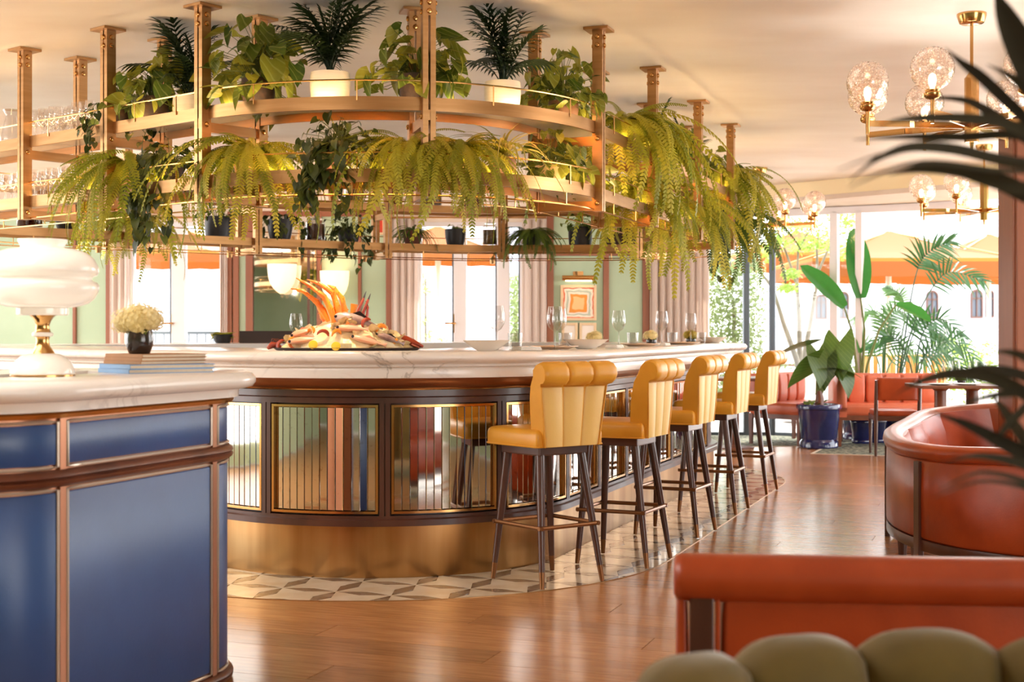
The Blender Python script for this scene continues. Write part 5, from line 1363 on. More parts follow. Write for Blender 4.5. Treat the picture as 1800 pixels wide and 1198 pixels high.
def table(label, x, y, z, w, d, rz, ped):
    t = thing('dining_table', label, 'table', (x, y, 0), rz)
    MB().bb(-w / 2, w / 2, -d / 2, d / 2, z - .03, z).build('tabletop', M['mid_wood'], t, smooth=False, bev=.006)
    for p in ped:
        MB().lathe([(.21, .002), (.21, .012), (.06, .03), (.055, .05), (.055, z - .06), (.09, z - .03)], 24, (p, 0, 0)).build('pedestal', M['mid_wood'], t)
    return t
td = 12.9; tx = xat(1682, td); tz = zat(675, td)
table('walnut pedestal table laid with glasses near the window', tx, td, tz, .80, .7, R(-3), (-.15, .14))
for i, (px, py) in enumerate(((1664, 0), (1680, .08), (1710, -.02), (1723, .06))):
    o = link('wine_glass', gm_up, None, (xat(px, td + py), td + py, tz + .0005)); tag(o, 'stem wine glass on the laid table by the window', 'wine glass', 'glasses on the window table')
for i, (px, lab) in enumerate(((1652, 'white plate at the left end of the laid window table'), (1700, 'white plate at the right end of the laid window table'))):
    o = tag(MB().lathe([(.07, 0), (.075, .003), (.115, .012), (.115, .015), (.08, .007), (0, .006)], 24).build('dinner_plate', M['white_china']), lab, 'plate'); o.location = (xat(px, td - .18), td - .18, tz + .0005)
posy('low green and white posy between the glasses on the window table', (xat(1690, td + .18), td + .18, tz + .0005), .04, .04, 5, .03, 'lime')
t2 = table('small table partly hidden behind the farthest bar stools', xat(1290, 14.6), 14.6, .74, .8, .7, 0, (0,))
# rugs
def rug(label, pts):
    t = thing('rug', label, 'rug', (pts[0][0], pts[0][1], 0))
    MB().prism(pts, .0008, .006).build('weave', M['rug'], t, True, smooth=False)
    c = sum((Vector(p) for p in pts), Vector((0, 0))) / len(pts)
    big = [Vector(p) + (Vector(p) - c).normalized() * .05 for p in pts]
    MB().prism([(p.x, p.y) for p in big], .0006, .004).build('border', M['rug_edge'], t, True, smooth=False)
r0 = fl(1432, 797); rug('grey green woven rug under the facing settee', [(r0.x, r0.y), (r0.x + 2.4, r0.y - .75), (r0.x + 3.2, r0.y + 1.1), (r0.x + .75, r0.y + 1.9)])
r1 = fl(1240, 783); r2 = fl(1416, 783); rug('grey woven rug under the far table', [(r1.x, r1.y - .2), (r2.x, r2.y), (r2.x + .4, r2.y + 1.6), (r1.x, r1.y + 1.6)])
# cobalt planters
def big_pot(t, r, h, mk='pot_blue'):
    MB().lathe([(r * .86, 0), (r * .9, .01), (r * .9, h * .14), (r * .84, h * .18), (r * .82, h * .2), (r * .84, h * .23), (r * .98, h * .86), (r * .99, h * .88), (r * 1.05, h * .9), (r * 1.06, h * .98), (r * 1.03, h), (r * .92, h), (r * .9, h * .88)], 40).build('pot', M[mk], t)
    MB().lathe([(0, h * .92), (r * .9, h * .9)], 20, cap=False).build('soil', M['soil'], t)
pd = FPX * EYE / (790 - HY)
pk = pd / FPX
ep = thing('potted_elephant_ear', 'elephant ear plant in a big cobalt blue pot between the settees', 'plant', (xat(1448, pd), pd + .23, .002))
big_pot(ep, 38 * pk, 78 * pk)
ZP = 74 * pk
def ear(t, px, py, sz, yaw, pitch, roll, base_px=1449):
    p = at(px, py, pd + .2) - t.location
    b0 = Vector((rnd(-.03, .03), 0, ZP + .12))
    ctrl = b0.lerp(p, .5) + Vector((-.12 * (p.x - b0.x), 0, .06))
    st = MB().tube([b0, b0.lerp(ctrl, .6), ctrl.lerp(p, .35), p], [.016, .012, .009, .006], 7).build('petiole', M['stem'], t)
    lf = nrm_heart(sz * .82, sz, .28, .14, 6, 9, notch=.34).build('leaf', M['elephant'], t, ang=180); lf.location = p; lf.rotation_mode = 'QUATERNION'; lf.rotation_quaternion = qrot(yaw, pitch, roll)
MB().tube([(0, 0, ZP - .03), (.01, 0, ZP + .08), (0, 0, ZP + .16)], [.05, .045, .03], 10).build('trunk', M['mid_wood'], ep)
PROTO['elephant'] = [heart_mesh('leaf', M['ivy'], .12, .15, .3)]
ear(ep, 1420, 607, .44, R(85), R(-8), R(12)); ear(ep, 1476, 600, .42, R(160), R(-68), R(12)); ear(ep, 1437, 618, .38, R(195), R(-62), R(-8)); ear(ep, 1436, 636, .40, R(75), R(-30), R(35))
ear(ep, 1462, 646, .34, R(-85), R(-4), R(8)); ear(ep, 1484, 652, .28, R(-140), R(-66), R(10)); ear(ep, 1452, 632, .32, R(150), R(-66), 0)
for i in range(8): link('leaf', PROTO['jade'][i % 2], ep, (rnd(-.17, .17), rnd(-.15, .05), ZP + rnd(.02, .08)), qrot(rnd(0, 6), rnd(-.6, .1)), 1.3)
# bird of paradise and kentia palms behind the facing settee
sdp = 15.75
bp_ = thing('potted_bird_of_paradise', 'tall bird of paradise plant with paddle leaves behind the facing settee', 'plant', (xat(1512, sdp), sdp, .0))
big_pot(bp_, .22, .40)
def paddle(t, stem, l, w, yaw, pitch, roll, d=sdp, m='strel'):
    P_ = [at(px, py, d) - t.location for px, py in stem]; P_[0].z = max(P_[0].z, .36)
    MB().tube(P_, [.02 * (1 - .55 * i / (len(P_) - 1)) for i in range(len(P_))], 7).build('stalk', M['stem'], t)
    rows = []
    for i in range(15):
        f = i / 14; hw = w * math.sin(PI * min(.97, f * .9 + .07)) ** .6 * (1 if f < 1 else .05); rows.append([(x * hw, f * l, -.12 * l * f * f + hw * .4 * abs(x) + .004 * math.sin(i * 5) * abs(x)) for x in (-1, -.66, -.33, 0, .33, .66, 1)])
    o = MB().grid(rows).build('leaf', M[m], t, ang=180); o.location = P_[-1]; o.rotation_mode = 'QUATERNION'; o.rotation_quaternion = qrot(yaw, pitch, roll)
paddle(bp_, [(1512, 700), (1517, 640), (1520, 580), (1513, 524)], .84, .14, R(10), R(80), R(-12))
paddle(bp_, [(1508, 700), (1505, 640), (1497, 580), (1484, 540)], .68, .12, R(68), R(48), R(60))
paddle(bp_, [(1514, 700), (1525, 640), (1545, 580), (1575, 535)], .45, .10, R(-80), R(-20), R(-25))
paddle(bp_, [(1512, 700), (1514, 660), (1512, 620)], .5, .05, R(-20), R(78), 0)
def kfrond(t, path, d, ll, lw=.016, start=.45, n=15, bend=.25, up=(0, 0, 1)):
    P_ = cat([at(px, py, d + .25 * k) for k, (px, py) in enumerate(path)], 8); N_ = len(P_) - 1
    b = MB(); b.tube(P_[::2] + [P_[-1]], [.011 * (1 - .75 * i / len(P_[::2])) for i in range(len(P_[::2]) + 1)], 6)
    for i in range(n + 1):
        f = start + (1 - start) * i / n; k = min(N_ - 1, int(f * N_)); p = P_[k].lerp(P_[k + 1], f * N_ - k) if k < N_ else P_[-1]
        dr = (P_[min(N_, k + 1)] - P_[max(0, k - 1)]).normalized(); g = (f - start) / (1 - start)
        side = dr.cross(Vector((0, 1, 0))).normalized()
        for sg in (-1, 1):
            dd = side * sg * (1 - .6 * g) + dr * (.55 + .7 * g) + Vector((0, rnd(-.35, .35), -.05)); lance(b, p, dd, Vector((0, -1, .3)), ll * (.6 + .5 * math.sin(PI * (g * .75 + .2))) * rnd(.9, 1.1), lw, bend, 4)
    b.build('frond', M['kentia'], t, True, ang=180)
def kentia(label, px, d, fronds):
    t = thing('potted_kentia_palm', label, 'plant', (xat(px, d), d, 0), 0, 'kentia palms'); big_pot(t, .2, .38)
    for path, ll, lw, st_ in fronds: kfrond(t, [(px, 700)] + path, d - .2, ll, lw, st_)
kentia('tall feathery kentia palm right of the bird of paradise', 1575, 15.9, (([(1588, 610), (1606, 500), (1625, 450), (1668, 425)], .36, .017, .62), ([(1596, 600), (1630, 520), (1668, 478), (1725, 492)], .30, .015, .58), ([(1580, 620), (1590, 560), (1585, 520), (1560, 505)], .2, .014, .6), ([(1590, 640), (1604, 590), (1625, 560), (1660, 600)], .30, .015, .55)))
kentia('lower kentia palm spreading over the end of the facing settee', 1610, 15.5, (([(1620, 640), (1640, 610), (1680, 600), (1720, 640)], .30, .014, .35), ([(1615, 640), (1640, 625), (1670, 625), (1705, 665)], .26, .013, .35), ([(1612, 630), (1625, 580), (1655, 560), (1690, 590)], .30, .014, .4), ([(1600, 640), (1580, 600), (1555, 590), (1530, 610)], .22, .013, .4)))
kentia('bushy kentia palm just behind the bird of paradise stalks', 1552, 16.3, (([(1552, 620), (1550, 570), (1535, 545), (1505, 560)], .24, .014, .4), ([(1556, 620), (1562, 570), (1580, 545), (1610, 570)], .24, .014, .4), ([(1554, 630), (1556, 580), (1557, 550), (1566, 530)], .22, .014, .4), ([(1545, 640), (1530, 610), (1510, 600), (1490, 625)], .24, .013, .35), ([(1560, 650), (1580, 620), (1600, 612), (1625, 640)], .24, .013, .35)))
random.seed(21)
for i, (px, lab) in enumerate(((1515, 'cobalt pot under the facing settee, left one'), (1545, 'cobalt pot under the facing settee, right one'))):
    d = 15.15; t = thing('planter_pot', lab, 'pot', (xat(px, d), d + .12 * i, .005)); big_pot(t, .12, .255)
# ------------------------------------------------------------------ curved booth on the right
PATH = [(4.3, 9.78, .74), (3.5, 9.72, .73), (2.8, 9.42, .705), (2.42, 8.78, .668), (2.17, 8.2, .648), (2.07, 7.62, .632), (2.14, 7.1, .635), (2.36, 6.76, .652), (2.66, 6.5, .655), (3.1, 6.25, .66)]
PATH = [(x + .045, y, z) for x, y, z in PATH]
BPTS = cat(PATH, 10)
booth = thing('curved_booth', 'curved burnt orange leather booth with channelled inside and walnut frame', 'booth', (2.9, 8.1, 0))
def bframe(i):
    t = BPTS[min(i + 1, len(BPTS) - 1)] - BPTS[max(i - 1, 0)]; t = Vector((t.x, t.y, 0)).normalized(); return BPTS[i], Vector((-t.y, t.x, 0))   # inside is left of travel
def bsweep(i0, i1, fn):
    rows = []
    for i in range(i0, i1 + 1):
        p, n = bframe(i); rows.append([Vector((p.x, p.y, 0)) + n * a + Vector((0, 0, z)) for a, z in fn(p.z)])
    b = MB().grid(rows, False, True); m = len(rows[0]); b.f.append(tuple(range(m))); b.f.append(tuple(len(b.v) - m + k for k in range(m))); return b
NB = len(BPTS) - 1
bsweep(0, NB, lambda z: [(.0, z - .085), (-.022, z - .07), (-.032, z - .045), (-.026, z - .018), (-.005, z - .002), (.03, z + .003), (.065, z - .01), (.09, z - .04), (.09, z - .085)]).build('top_roll', M['orange'], booth, True, ang=60)
cuts = [0, 9, 18, 27, 36, 45, 54, 58, 66, 74, 82, NB]
for a, c in zip(cuts, cuts[1:]):
    bsweep(a, c, lambda z: [(.0, .135), (-.012, .15), (-.014, .35), (-.01, z - .09), (.0, z - .078), (.03, z - .08), (.03, .135)]).build('outer_panel', M['orange'], booth, True, ang=60)
for a in range(0, NB, 7):
    c = min(NB, a + 7)
    def chn(i0, i1):
        rows = []
        for i in range(i0, i1 + 1):
            p, n = bframe(i); f = (i - i0) / (i1 - i0); k = .018 * (1 - abs(2 * f - 1) ** 3)
            rows.append([Vector((p.x, p.y, 0)) + n * (o + k) + Vector((0, 0, z)) for o, z in ((.085, p.z - .03), (.105, p.z - .09), (.13, .55), (.15, .40), (.06, .40), (.06, p.z - .03))])
        return MB().grid(rows, False, True)
    chn(a, c).build('inner_channel', M['orange'], booth, True, ang=70)
bsweep(0, NB, lambda z: [(-.004, .075), (-.012, .08), (-.012, .135), (.03, .135), (.03, .075)]).build('bottom_rail', M['dark_wood'], booth, True, ang=60)
for i in (18, 38, 56, 78):
    p, n = bframe(i); t = Vector((n.y, -n.x, 0)); m = Matrix((t, n, (0, 0, 1))).transposed(); h = p.z - .09
    MB().box(Vector((p.x, p.y, h / 2 + .0)) + n * -.012, (.062, .03, h), m).build('upright', M['dark_wood'], booth, True, smooth=False, bev=.004)
for i in (8, 26, 50, 54, 68, 88):
    p, n = bframe(i); MB().tube([Vector((p.x, p.y, 0)) + n * .02, Vector((p.x, p.y, .09)) + n * .02], [.022, .028], 8).build('leg', M['dark_wood'], booth, True)
seatp = []
for i in range(0, NB + 1, 3): p, n = bframe(i); seatp.append(Vector((p.x, p.y)) + Vector((n.x, n.y)) * .10)
inner = []
for i in range(0, NB + 1, 3): p, n = bframe(i); inner.append(Vector((p.x, p.y)) + Vector((n.x, n.y)) * .58)
b = MB(); rows = [[(p.x, p.y, .30), (p.x, p.y, .42), (q.x, q.y, .42), (q.x, q.y, .30)] for p, q in zip(seatp, inner)]
b.grid(rows, False, True).build('seat', M['orange'], booth, True, ang=50)
# ------------------------------------------------------------------ foreground: orange bench back, green velvet chair, palm
fx0, fd0 = xat(1184, 3.3), 3.3
fdir = Vector((.995, -.10, 0)); fnm = Vector((.10, .995, 0))      # along the bench, and away from the camera
bench = thing('leather_bench', 'burnt orange leather bench seen from behind in the foreground', 'bench', (fx0, fd0, 0), math.atan2(fdir.y, fdir.x))
zt_ = zat(974, 3.24)
L_ = 2.0
rows = []
for x in (0, .006, .02, .05, .5, 1, 1.5, L_ - .02, L_):
    k = .72 if x == 0 else (.9 if x == .006 else (.98 if x == .02 else 1))
    rows.append([(x, -.035 + .062 * k * math.cos(2 * PI * j / 18), zt_ - .056 + .056 * k * math.sin(2 * PI * j / 18)) for j in range(18)])
b = MB().grid(rows, False, True); b.f.append(tuple(range(18))); b.f.append(tuple(len(b.v) - 18 + j for j in range(18))); b.build('top_roll', M['orange'], bench, ang=60)
def fr(x0, x1, y0, y1, z0, z1, nm, m, r=.02): cushion(x0, x1, y0, y1, z0, z1, r).build(nm, M[m], bench)
fr(.006, .034, -.066, .06, .10, zt_ - .07, 'end_panel', 'orange', .012)
fr(.108, L_ - .1, -.064, .05, .13, zt_ - .085, 'back_panel', 'orange', .018)
MB().bb(.036, .092, -.074, -.03, 0, zt_ - .085).build('upright', M['dark_wood'], bench, smooth=False, bev=.004)
MB().tube([(.1, -.066, .14), (.1, -.066, zt_ - .095)], .006, 6).build('piping', M['orange'], bench)
MB().bb(L_ - .1, L_ - .04, -.074, -.03, 0, zt_ - .085).build('upright', M['dark_wood'], bench, smooth=False, bev=.004)
MB().bb(.03, L_ - .03, -.06, .5, .08, .13).build('bottom_rail', M['dark_wood'], bench, smooth=False)
fr(.03, L_ - .03, .03, .52, .13, .42, 'seat', 'orange', .04)
for x in (.06, L_ - .06): MB().bb(x - .025, x + .025, .44, .49, 0, .1).build('leg', M['dark_wood'], bench, smooth=False)
# green chair: barrel back of upholstered channels
gz = .745
gk = thing('velvet_armchair', 'olive green velvet barrel chair with a channelled back in the near foreground', 'armchair', (.665, 1.62, 0))
gR = .56; na = 9; a_s, a_e = R(-12), R(192)
def gp_(a, r): return Vector((r * math.cos(a) * 1.02, r * math.sin(a) * 1.12, 0))
for i in range(na):
    a0, a1 = a_s + (a_e - a_s) * i / na, a_s + (a_e - a_s) * (i + 1) / na; rows = []
    am = (a0 + a1) / 2
    for k in range(13):
        f = k / 12; a = a0 + (a1 - a0) * f; bl = 1 - abs(2 * f - 1) ** 2.6
        hh = gz - .10 * max(0, -math.sin(a) + .35) ** 1.3 - .035 * (1 - bl)
        rows.append([gp_(a, gR + d * (.55 + .45 * bl)) + Vector((0, 0, z)) for d, z in ((-.085, .38), (-.095, hh - .16), (-.085, hh - .06), (-.055, hh - .012), (-.01, hh), (.035, hh - .012), (.062, hh - .06), (.066, hh - .2), (.06, .15))])
    b = MB().grid(rows, False, True); m = len(rows[0]); b.f.append(tuple(range(m))); b.f.append(tuple(len(b.v) - m + k for k in range(m)))
    b.build('back_channel', M['velvet'], gk, ang=70)
MB().lathe([(0, .44), (.3, .445), (.44, .43), (.46, .40), (.46, .2), (0, .2)], 36).build('seat', M['velvet'], gk)
for a in (40, 140, 220, 320): MB().tube([gp_(R(a), .40), gp_(R(a), .40) + Vector((0, 0, .2))], [.014, .02], 8).build('leg', M['dark_wood'], gk)
# foreground palm, out of focus, at the right border
pr = 1.95
fpm = thing('foreground_palm', 'dark long-bladed potted palm reaching in at the right, out of focus', 'plant', (xat(1990, pr), pr, 0))
big_pot(fpm, .2, .36)
hub1 = at(1905, 300, pr); hub2 = at(1935, 800, pr)
for h_, nm in ((hub1, 'stalk'), (hub2, 'stalk')):
    MB().tube([fpm.location + Vector((0, 0, .32)), fpm.location.lerp(h_, .5) + Vector((0, 0, .25)), h_], [.014, .011, .007], 8).build(nm, M['stem'], fpm, True)
def blade(pts, w, roll=0.0):
    P_ = cat([p for p in pts], 5); n = len(P_); rows = []
    for i, p in enumerate(P_):
        f = i / (n - 1); t = (P_[min(n - 1, i + 1)] - P_[max(0, i - 1)]).normalized(); v = Vector((0, 1, 0)).rotated(t, roll) if False else Vector((0, 1, 0))
        s = t.cross(v).normalized(); s = (s * math.cos(roll) + v * math.sin(roll)); u = t.cross(s)
        hw = w * (math.sin(PI * min(1, f * .82 + .16)) ** .8) * (1 - f ** 5) + .0005
        rows.append([p - s * hw + u * hw * .35, p, p + s * hw + u * hw * .35])
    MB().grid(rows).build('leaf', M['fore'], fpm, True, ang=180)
def bl(pp, w, d0=pr, d1=None, roll=.3):
    d1 = d1 or d0; n = len(pp)
    w *= .8
    blade([at(px, py, d0 + (d1 - d0) * i / (n - 1)) for i, (px, py) in enumerate(pp)], w * pr / FPX, roll)
bl([(1905, 300), (1830, 160), (1772, 40), (1748, -20)], 34, roll=.2)
bl([(1905, 300), (1820, 225), (1730, 140), (1690, 110), (1662, 85)], 13)
bl([(1905, 300), (1850, 220), (1790, 145), (1735, 113)], 12)
bl([(1905, 300), (1830, 262), (1750, 205), (1690, 175), (1600, 172)], 13, d1=2.2)
bl([(1905, 300), (1790, 225), (1700, 208), (1600, 208), (1540, 221)], 12, d1=1.8)
bl([(1905, 300), (1800, 240), (1690, 240), (1590, 240), (1500, 245)], 10)
bl([(1905, 300), (1780, 285), (1680, 262), (1600, 258), (1540, 280), (1492, 318)], 12, d1=1.8)
bl([(1905, 300), (1800, 330), (1690, 300), (1620, 296), (1560, 308)], 15)
bl([(1905, 300), (1840, 350), (1760, 320), (1690, 300), (1640, 298)], 20, d1=2.1)
bl([(1905, 300), (1780, 278), (1660, 258), (1560, 268), (1470, 300)], 5, d1=1.5)
bl([(1905, 300), (1770, 300), (1640, 285), (1560, 300), (1490, 330)], 5, d1=1.5)
bl([(1935, 800), (1840, 715), (1750, 665), (1680, 655), (1620, 668), (1574, 692)], 16)
bl([(1935, 800), (1850, 660), (1790, 622), (1740, 617)], 12)
bl([(1935, 800), (1870, 690), (1800, 660), (1735, 645), (1690, 648)], 13, d1=2.2)
bl([(1935, 800), (1880, 830), (1790, 790), (1700, 745), (1632, 722)], 17)
bl([(1935, 800), (1870, 850), (1800, 770), (1760, 715), (1735, 688)], 15, d1=2.2)
bl([(1935, 800), (1850, 690), (1790, 725), (1755, 765), (1738, 780)], 11)
bl([(1935, 800), (1850, 700), (1780, 690), (1720, 700), (1672, 718)], 9)
bl([(1935, 800), (1880, 850), (1800, 815), (1720, 800), (1660, 812)], 11, d1=1.8)
bl([(1935, 800), (1880, 890), (1800, 845), (1720, 830), (1650, 862)], 6, d1=1.7)
bl([(1935, 800), (1880, 890), (1800, 855), (1720, 845), (1640, 875)], 5, d1=1.7)

# ------------------------------------------------------------------ outdoors
gr = struct('', MB().bb(-40, 60, 16.45, 90, -.12, -.02).build('terrace_ground', M['terrace'], smooth=False))
struct('', MB().bb(7.6, 40, -20, 16.5, -.12, -.02).build('terrace_side_ground', M['terrace'], smooth=False))
def arch_window(b_root, x, z0, w, h, y):
    n = 8; arc_ = [(x + w / 2 * math.cos(PI * k / n), z0 + h - w / 2 + w / 2 * math.sin(PI * k / n)) for k in range(n + 1)]
    poly = [(x - w / 2, z0), (x + w / 2, z0)] + arc_
    b = MB(); m = len(poly); c = Vector((x, z0 + h / 2)); inn = [(c.x + (p[0] - c.x) * .78, c.y + (p[1] - c.y) * .88) for p in poly]
    vs = [(p[0], y - .12, p[1]) for p in poly] + [(p[0], y - .12, p[1]) for p in inn] + [(p[0], y + .05, p[1]) for p in poly] + [(p[0], y + .05, p[1]) for p in inn]
    fs = []
    for k in range(m): k2 = (k + 1) % m; fs += [(k, k2, m + k2, m + k), (k, 2 * m + k, 2 * m + k2, k2), (m + k, m + k2, 3 * m + k2, 3 * m + k)]
    b.add(vs, fs); b.bb(x - w * .04, x + w * .04, y - .1, y, z0, z0 + h); b.bb(x - w * .4, x + w * .4, y - .1, y, z0 + h * .66, z0 + h * .7)
    f = b.build('window', M['win_brown'], b_root, True, smooth=False)
    MB().add([(p[0], y - .02, p[1]) for p in inn], [tuple(range(m))]).build('pane', M['win_glass'], f, True, smooth=False)
def building(label, d, px0, px1, top, wins, cornice=True):
    x0, x1 = xat(px0, d), xat(px1, d); t = thing('white_building', label, 'building', ((x0 + x1) / 2, d, 0))
    MB().bb(x0, x1, d, d + 8, -.1, zat(top, d)).build('wall', M['facade'], t, True, smooth=False)
    if cornice:
        for yy in (top, top + 28): MB().bb(x0 - .3, x1 + .3, d - .35, d, zat(yy + 5, d), zat(yy, d)).build('cornice', M['facade'], t, True, smooth=False)
    for px, py0, py1, w in wins: arch_window(t, xat(px, d), zat(py1, d), w * d / FPX, (py1 - py0) * d / FPX, d)
building('white building with arched windows seen through the slanted glazing', 55, 1412, 1580, 455, ((1443, 517, 561, 20), (1482, 512, 560, 19)))
building('long white building with brown arched windows right of the parasol pole', 62, 1585, 1850, 330, ((1638, 510, 560, 21), (1716, 508, 559, 21), (1739, 509, 558, 14), (1768, 508, 558, 16)))
building('pale building glimpsed through the right balcony door', 70, 640, 1000, 300, ())
building('pale building glimpsed through the left balcony door', 66, 100, 520, 400, ())
def railing(label, d, px0, px1, z0, z1, mk, step=.12, bar=.012):
    x0, x1 = xat(px0, d), xat(px1, d); t = thing('railing', label, 'railing', ((x0 + x1) / 2, d, 0))
    for z in (z0, z1): MB().bb(x0, x1, d - .02, d + .02, z - .02, z + .02).build('rail', M[mk], t, True, smooth=False)
    n = int((x1 - x0) / step)
    me = MB().bb(-bar, bar, -bar, bar, -.02, z1).mesh('baluster', M[mk], smooth=False)
    for k in range(n + 1): link('baluster', me, t, Vector((x0 + (x1 - x0) * k / n, d, 0)) - t.location)
railing('thin black iron railing outside the left balcony door', 18.5, 215, 420, .1, 1.20, 'dark_frame', .11, .008)
railing('white balustrade outside the right balcony door', 20.5, 725, 930, .1, 1.28, 'white_frame', .13, .02)
railing('white balustrade across the terrace behind the tree', 24, 1335, 1520, .1, 1.25, 'white_frame', .14, .03)
railing('white balustrade at the far right of the terrace', 30, 1660, 1790, .1, 1.25, 'white_frame', .16, .03)
def parasol(label, px, d, half, zpk, zed, val, pole=True):
    x = xat(px, d); t = thing('parasol', label, 'parasol', (x, d, 0), 0, 'orange terrace parasols')
    c = [(-half, -half), (half, -half), (half, half), (-half, half)]
    b = MB(); n = 6; rows = []
    for i in range(n + 1):
        f = i / n; rows.append([(p[0] * f, p[1] * f, zpk + (zed - zpk) * f - .05 * math.sin(PI * f)) for p in c])
    b.grid(rows, False, True); o = b.build('canopy', M['parasol'], t, ang=20)
    for k in range(4):
        a, e = Vector(c[k] + (0,)), Vector(c[(k + 1) % 4] + (0,)); rows = [[a.lerp(e, j / 12) + Vector((0, 0, z)) for j in range(13)] for z in (zed, zed - .05)]
        MB().grid(rows).build('valance_band', M['parasol_band'], o)
        rows = [[a.lerp(e, j / 12) + Vector((0, 0, zed - .05 if i == 0 else zed - val - .012 * (j % 2))) for j in range(13)] for i in (0, 1)]
        MB().grid(rows).build('valance', M['parasol'], o)
        MB().tube([(0, 0, zpk - .02), (c[k][0] * .98, c[k][1] * .98, zed)], .012, 6).build('rib', M['rattan'], t)
    MB().tube([(0, 0, 0), (0, 0, zpk)], .045, 10).build('pole', M['bead_pale'], t)
    MB().lathe([(.4, .0), (.4, .05), (.08, .09)], 20).build('foot', M['dark_frame'], t)
parasol('orange parasol with a yellow band beyond the slanted glazing', 1400, 26.5, 1.3, zat(405, 26.5), zat(450, 26.5), .26)
parasol('large orange parasol with a visible pole right of the mullions', 1562, 21.5, 1.5, zat(405, 21.5), zat(462, 21.5), .26)
parasol('orange parasol farthest right behind the palm fronds', 1738, 27, 1.4, zat(410, 27), zat(470, 27), .28)
parasol('orange parasol outside the left balcony door', 320, 20.5, 1.15, 2.75, zat(447, 20.5), .16)
parasol('orange parasol outside the right balcony door', 770, 22, 1.0, 2.9, zat(446, 22), .14)
def clump(name, t, m, spots, n, lw, ll):
    b = MB()
    for (c, r) in spots:
        for k in range(n):
            d = Vector((random.gauss(0, 1), random.gauss(0, 1), random.gauss(0, 1))).normalized() * (rnd(0, 1) ** .45)
            p = Vector(c) + Vector((d.x * r[0], d.y * r[1], d.z * r[2])); a = Vector((rnd(-1, 1), rnd(-1, 1), rnd(-1, .4))).normalized(); s = a.orthogonal().normalized() * lw
            b.add([p, p + a * ll * .5 + s, p + a * ll, p + a * ll * .5 - s], [(0, 1, 2, 3)])
    o = b.build(name, M[m], t, True, ang=180); return tag(o, kind='stuff')
dT = 19.0
tr = thing('terrace_tree', 'slender multi-stemmed tree with light green leaves beyond the glazing', 'tree', (xat(1408, dT), dT, 0))
TK = [[(1400, 632), (1378, 570), (1358, 505), (1330, 470), (1318, 455)], [(1406, 640), (1405, 560), (1401, 500), (1384, 450), (1367, 405)], [(1401, 500), (1403, 440), (1425, 400)], [(1411, 640), (1424, 570), (1437, 490), (1436, 440), (1440, 400)], [(1437, 480), (1455, 440), (1478, 410)]]
for i, l in enumerate(TK): MB().tube([at(px, py, dT + .1 * i) for px, py in l], [.04 * (1 - .2 * k) if i in (0, 1, 3) else .02 * (1 - .2 * k) for k in range(len(l))], 8).build('stem', M['bark'], tr, True)
clump('foliage', tr, 'tree', [(at(px, py, dT + rnd(-.4, .4)), (rx / 129, .35, rz / 129)) for px, py, rx, rz in ((1385, 392, 30, 18), (1420, 395, 40, 22), (1365, 420, 18, 14), (1410, 430, 40, 14), (1445, 420, 26, 22), (1490, 400, 26, 34), (1500, 440, 20, 24), (1480, 380, 30, 14), (1350, 440, 16, 20), (1390, 480, 14, 8), (1385, 505, 16, 8))], 150, .018, .075)
big = MB().lathe([(.26, 0), (.28, .02), (.34, .62), (.36, .64), (.36, .7), (.31, .7), (.3, .62)], 24).build('planter', M['white_frame'], tr); MB().lathe([(0, .64), (.31, .63)], 16, cap=False).build('soil', M['soil'], tr)
for i, l in enumerate(TK):
    if i in (0, 1, 3): p = at(*l[0], dT + .1 * i); MB().tube([tr.location + Vector((0, 0, .6)), p], [.042, .04], 8).build('stem', M['bark'], tr, True)
dh = 18.2
hd = thing('olive_hedge', 'tall grey green hedge outside the return window', 'hedge', (xat(1290, dh), dh, 0))
clump('foliage', hd, 'hedge', [(at(px, py, dh), (26 / 135, .4, 30 / 135)) for px in (1248, 1272, 1296, 1322) for py in (470, 510, 550, 590, 630, 680)], 260, .014, .07)
MB().tube([hd.location, hd.location + Vector((0, 0, 1.6))], [.05, .02], 8).build('stem', M['bark'], hd, True)
hd2 = thing('olive_hedge', 'narrow green climber beside the right balcony door', 'hedge', (xat(907, 18), 18, 0))
clump('foliage', hd2, 'hedge', [(at(px, py, 18), (11 / 136, .3, 22 / 136)) for px in (903, 912) for py in (500, 530, 560, 590, 620)], 110, .013, .065); MB().tube([hd2.location, hd2.location + Vector((0, 0, 1.5))], [.04, .02], 8).build('stem', M['bark'], hd2, True)
hd3 = thing('flowering_shrub', 'yellow green shrub in a trough right of the palms', 'shrub', (xat(1700, 19), 19, 0))
clump('foliage', hd3, 'tree', [(at(px, py, 19), (rx / 129, .5, rz / 129)) for px, py, rx, rz in ((1690, 640, 46, 34), (1720, 628, 40, 36), (1670, 610, 24, 20), (1740, 655, 40, 24), (1655, 650, 24, 26), (1700, 690, 60, 30))], 240, .015, .08); MB().bb(hd3.location.x - .6, hd3.location.x + .6, 18.7, 19.3, 0, .4).build('trough', M['white_frame'], hd3, True, smooth=False)
hd4 = thing('low_shrub', 'low green planting at the foot of the terrace tree', 'shrub', (xat(1440, 20.5), 20.5, 0))
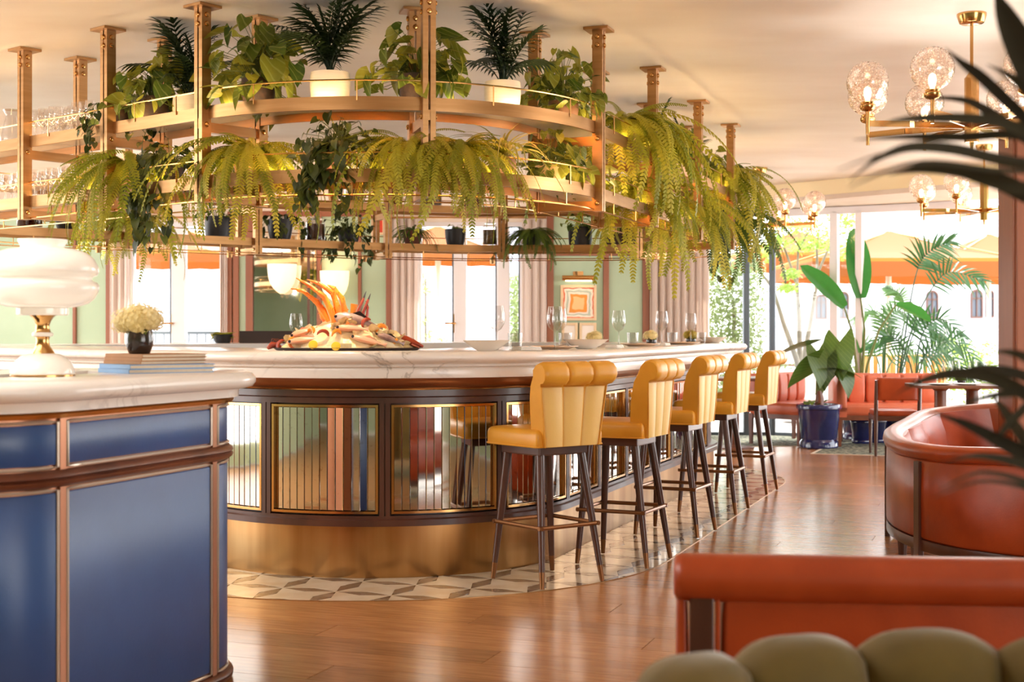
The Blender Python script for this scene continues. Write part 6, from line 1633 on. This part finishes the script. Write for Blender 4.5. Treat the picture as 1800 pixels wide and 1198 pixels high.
clump('foliage', hd4, 'hedge', [(at(px, py, 20.5), (26 / 119, .3, 26 / 119)) for px, py in ((1345, 640), (1380, 655), (1420, 650), (1460, 640), (1500, 650))], 170, .014, .07); MB().bb(hd4.location.x - .9, hd4.location.x + .6, 20.2, 20.8, 0, .35).build('trough', M['white_frame'], hd4, True, smooth=False)
hd5 = thing('climbing_plant', 'sparse climbing plant on the left edge of the right balcony door', 'shrub', (xat(748, 18), 18, 0))
clump('foliage', hd5, 'hedge', [(at(px, py, 18), (9 / 136, .2, 14 / 136)) for px, py in ((742, 490), (748, 505), (745, 560), (752, 590), (776, 600), (790, 604))], 40, .013, .06); MB().tube([hd5.location, hd5.location + Vector((0, 0, 1.9))], [.02, .01], 6).build('stem', M['bark'], hd5, True)
# slatted chairs on the terrace
def slat_chair(label, px, d, rz):
    t = thing('slatted_armchair', label, 'chair', (xat(px, d), d, 0), rz, 'slatted terrace chairs')
    for k in range(13):
        a = R(-20 + 220 * k / 12); p = Vector((.34 * math.cos(a), .32 * math.sin(a), 0)); q = Vector((-math.sin(a), math.cos(a), 0)); m = Matrix((q, (p.normalized()), (0, 0, 1))).transposed()
        MB().box(p + Vector((0, 0, .62)), (.055, .018, .56), m).build('slat', M['rattan'], t, smooth=False)
    MB().lathe([(0, .42), (.3, .43), (.33, .40), (.33, .34), (0, .34)], 24).build('seat', M['coral'], t)
    b = MB().tube([(.36 * math.cos(R(-20 + 220 * k / 16)), .34 * math.sin(R(-20 + 220 * k / 16)), .91) for k in range(17)], .018, 8); b.build('top_rail', M['rattan'], t)
    for a in (40, 140, 220, 320): MB().tube([(.3 * math.cos(R(a)), .28 * math.sin(R(a)), 0), (.3 * math.cos(R(a)), .28 * math.sin(R(a)), .36)], .016, 8).build('leg', M['rattan'], t)
slat_chair('slatted wooden terrace chair behind the bird of paradise, left one', 1558, 17.6, R(10)); slat_chair('slatted wooden terrace chair behind the kentia palm, right one', 1612, 17.4, R(-15))
tt = table('dark outdoor table under the terrace tree', xat(1400, 21.5), 21.5, .72, 1.1, .8, 0, (-.3, .3))
